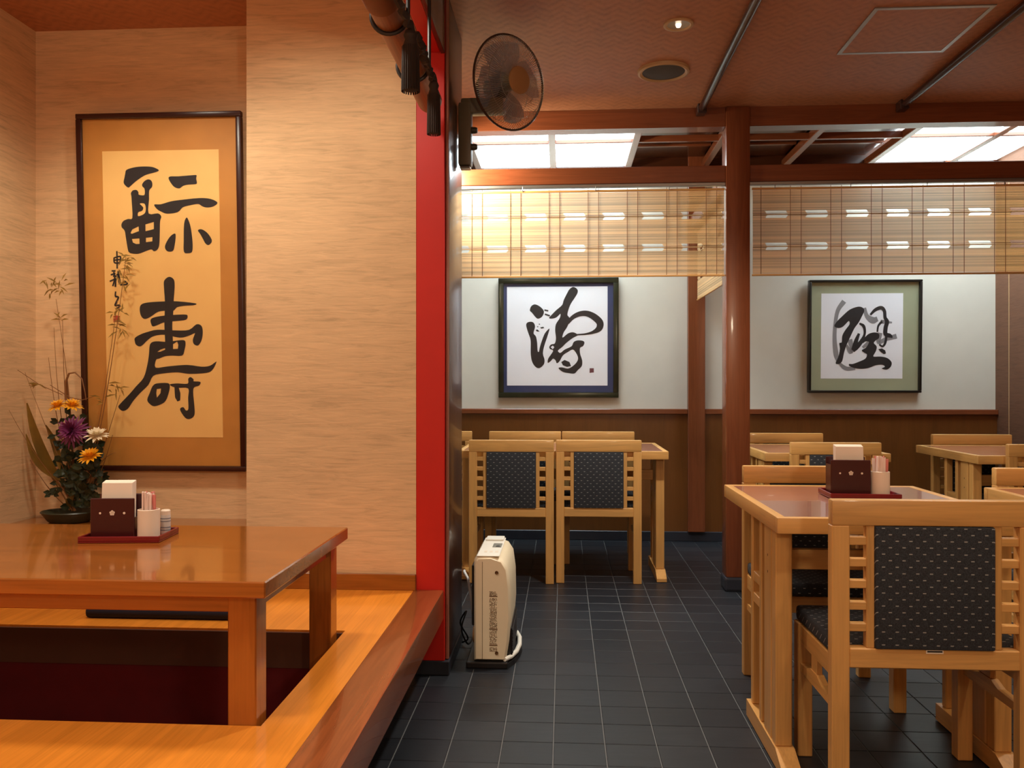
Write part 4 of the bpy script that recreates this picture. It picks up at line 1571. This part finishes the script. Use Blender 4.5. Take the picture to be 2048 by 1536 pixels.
# ------------------------------------------------------------------ fan heater on the floor
HX0, HX1, HY0, HY1 = -0.352, -0.205, 3.235, 3.645
t = thing('fan_heater', 'cream gas fan heater standing on the tiles beside the platform', 'heater', ((HX0 + HX1) / 2, HY0, 0))
hw = (HX1 - HX0) / 2
Ld = HY1 - HY0
bm = B()
sec = [(-hw, 0.028), (hw - 0.020, 0.028), (hw - 0.008, 0.10), (hw, 0.20), (hw - 0.002, 0.32), (hw - 0.012, 0.395), (hw - 0.034, 0.428), (hw - 0.080, 0.442), (-hw + 0.012, 0.440), (-hw, 0.424)]
n = len(sec)
ring = []
for y, ins in ((0.0, 0.010), (0.010, 0.002), (0.03, 0.0), (Ld - 0.03, 0.0), (Ld - 0.01, 0.002), (Ld, 0.010)):
    cxm, czm = 0.0, 0.23
    ring.append([bm.verts.new((cxm + (x - cxm) * (1 - ins / hw), y, czm + (z - czm) * (1 - ins / 0.21))) for x, z in sec])
for a, b in zip(ring, ring[1:]):
    for k in range(n):
        bm.faces.new((a[k], a[(k + 1) % n], b[(k + 1) % n], b[k]))
bm.faces.new(ring[0][::-1])
bm.faces.new(ring[-1])
body = obj('body', bm, M_ivory, t, True)
bm = B()
bx(bm, -hw - 0.030, hw - 0.012, -0.006, Ld + 0.01, 0.0, 0.027, 0.006, 2)
prism(bm, [(hw - 0.013, -0.006), (hw + 0.012, 0.06), (hw + 0.030, 0.16), (hw + 0.034, 0.22), (hw + 0.030, 0.30), (hw + 0.012, 0.39), (hw - 0.013, Ld)], lambda a, b, d: Vector((a, b, d)), 0.0, 0.020)
obj('base_plate', bm, M_blackpl, t)
bm = B()
tube(bm, [(hw - 0.024, 0.003, 0.036), (hw - 0.002, 0.05, 0.033), (hw + 0.016, 0.12, 0.032), (hw + 0.024, 0.20, 0.034), (hw + 0.020, 0.29, 0.036), (hw + 0.004, 0.37, 0.034), (hw - 0.02, Ld - 0.01, 0.034)], [0.008, 0.009, 0.0095, 0.0095, 0.0095, 0.009, 0.008], 10)
obj('front_lip', bm, M_offwhite, t)
bm = B()
bx(bm, hw - 0.016, hw + 0.003, 0.045, Ld - 0.045, 0.034, 0.150, 0.004)
gr = obj('outlet', bm, M_blackpl, t)
for k in range(7):
    bm = B()
    z = 0.046 + k * 0.015
    bx(bm, hw + 0.003, hw + 0.006, 0.05, Ld - 0.05, z, z + 0.003)
    obj('louvre', bm, M_blackpl, gr)
bm = B()
bx(bm, -hw + 0.034, -hw + 0.0355, -0.0008, 0.0, 0.035, 0.42)
obj('side_seam', bm, M_print, t)
bm = B()
bx(bm, -hw + 0.012, hw - 0.045, 0.004, Ld - 0.02, 0.440, 0.4435, 0.002)
cpn = obj('top_cover', bm, M_offwhite, t)
bm = B()
bx(bm, -hw + 0.060, hw - 0.050, 0.17, 0.25, 0.4436, 0.4455, 0.0008)
dsp = obj('display', bm, M_greypl, cpn)
bm = B()
bx(bm, -hw + 0.075, hw - 0.056, 0.175, 0.195, 0.4456, 0.4465)
obj('display_digits', bm, M_blackpl, dsp)
bm = B()
bx(bm, -hw + 0.02, hw - 0.05, Ld - 0.10, Ld - 0.02, 0.4436, 0.4515, 0.0035, 2)
obj('rear_ridge', bm, M_offwhite, cpn)
for k in range(3):
    bm = B()
    bx(bm, -hw + 0.035 + 0.022 * k, -hw + 0.047 + 0.022 * k, 0.07, 0.10, 0.4436, 0.4445, 0.0004)
    obj('button', bm, M_cup, cpn)
for z in (0.378, 0.062):
    bm = B()
    lathe(bm, [(0, 0.0), (0.004, 0.0005), (0.0055, 0.003), (0.007, 0.003), (0.007, 0.0)], 14, Matrix.Translation((0.018, 0.0, z)) @ Matrix.Rotation(PI / 2, 4, 'X'))
    sc_ = obj('screw', bm, M_screw, t, True)
bm = B()
rr = random.Random(5)
lx0, lx1 = -0.010, 0.020
def mark(a, b, c, d):
    bx(bm, a, b, -0.0009, 0.0003, c, d)
for z in (0.283, 0.154, 0.090):
    mark(lx0 - 0.001, lx1 + 0.001, z, z + 0.0035)
for z0, z1 in ((0.288, 0.306), (0.160, 0.281), (0.096, 0.152), (0.068, 0.088)):
    z = z0
    while z < z1 - 0.003:
        x = lx0
        while x < lx1 - 0.002:
            w = rr.uniform(0.0012, 0.0034)
            if rr.random() < 0.78:
                mark(x, min(x + w, lx1), z, z + rr.uniform(0.0012, 0.0030))
            x += w + 0.0009
        z += 0.0044
o = obj('printed_label', bm, M_print, t)
o['label'] = 'block of small brown print between dark bars'
bm = B()
bx(bm, -hw - 0.010, -hw + 0.001, 0.03, Ld - 0.03, 0.16, 0.40, 0.003)
obj('rear_filter', bm, M_blackpl, t)
bm = B()
lathe(bm, [(0, 0.014), (0.030, 0.012), (0.034, 0.0), (0, 0)], 20, Matrix.Translation((-hw, 0.10, 0.105)) @ Matrix.Rotation(-PI / 2, 4, 'Y'))
obj('gas_inlet', bm, M_fancap, t, True)

bm = B()
pts = [(-0.432, 3.60, 0.30), (-0.420, 3.50, 0.318), (-0.400, 3.46, 0.300), (-0.384, 3.43, 0.240), (-0.375, 3.42, 0.17), (-0.368, 3.42, 0.12), (-0.362, 3.42, 0.10)]
tube(bm, pts, 0.006, 10)
tag(obj('gas_hose', bm, M_cordw, None, True), 'white gas hose curving from dark pillar to the heater', 'hose')
bm = B()
pts = [(-0.430, 3.52, 0.012), (-0.400, 3.46, 0.05), (-0.425, 3.40, 0.13), (-0.395, 3.36, 0.19), (-0.415, 3.36, 0.12), (-0.40, 3.40, 0.05), (-0.390, 3.44, 0.034), (-0.388, 3.52, 0.034)]
P = []
for i in range(len(pts) - 1):
    g = [Vector(pts[min(max(i + k - 1, 0), len(pts) - 1)]) for k in range(4)]
    for s in range(5):
        q = s / 5
        P.append(0.5 * ((2 * g[1]) + (g[2] - g[0]) * q + (2 * g[0] - 5 * g[1] + 4 * g[2] - g[3]) * q * q + (3 * g[1] - g[0] - 3 * g[2] + g[3]) * q ** 3))
tube(bm, P, 0.0035, 8)
tag(obj('power_cord', bm, M_cordb, None, True), 'black power cord tangled between heater and dark pillar', 'cord')
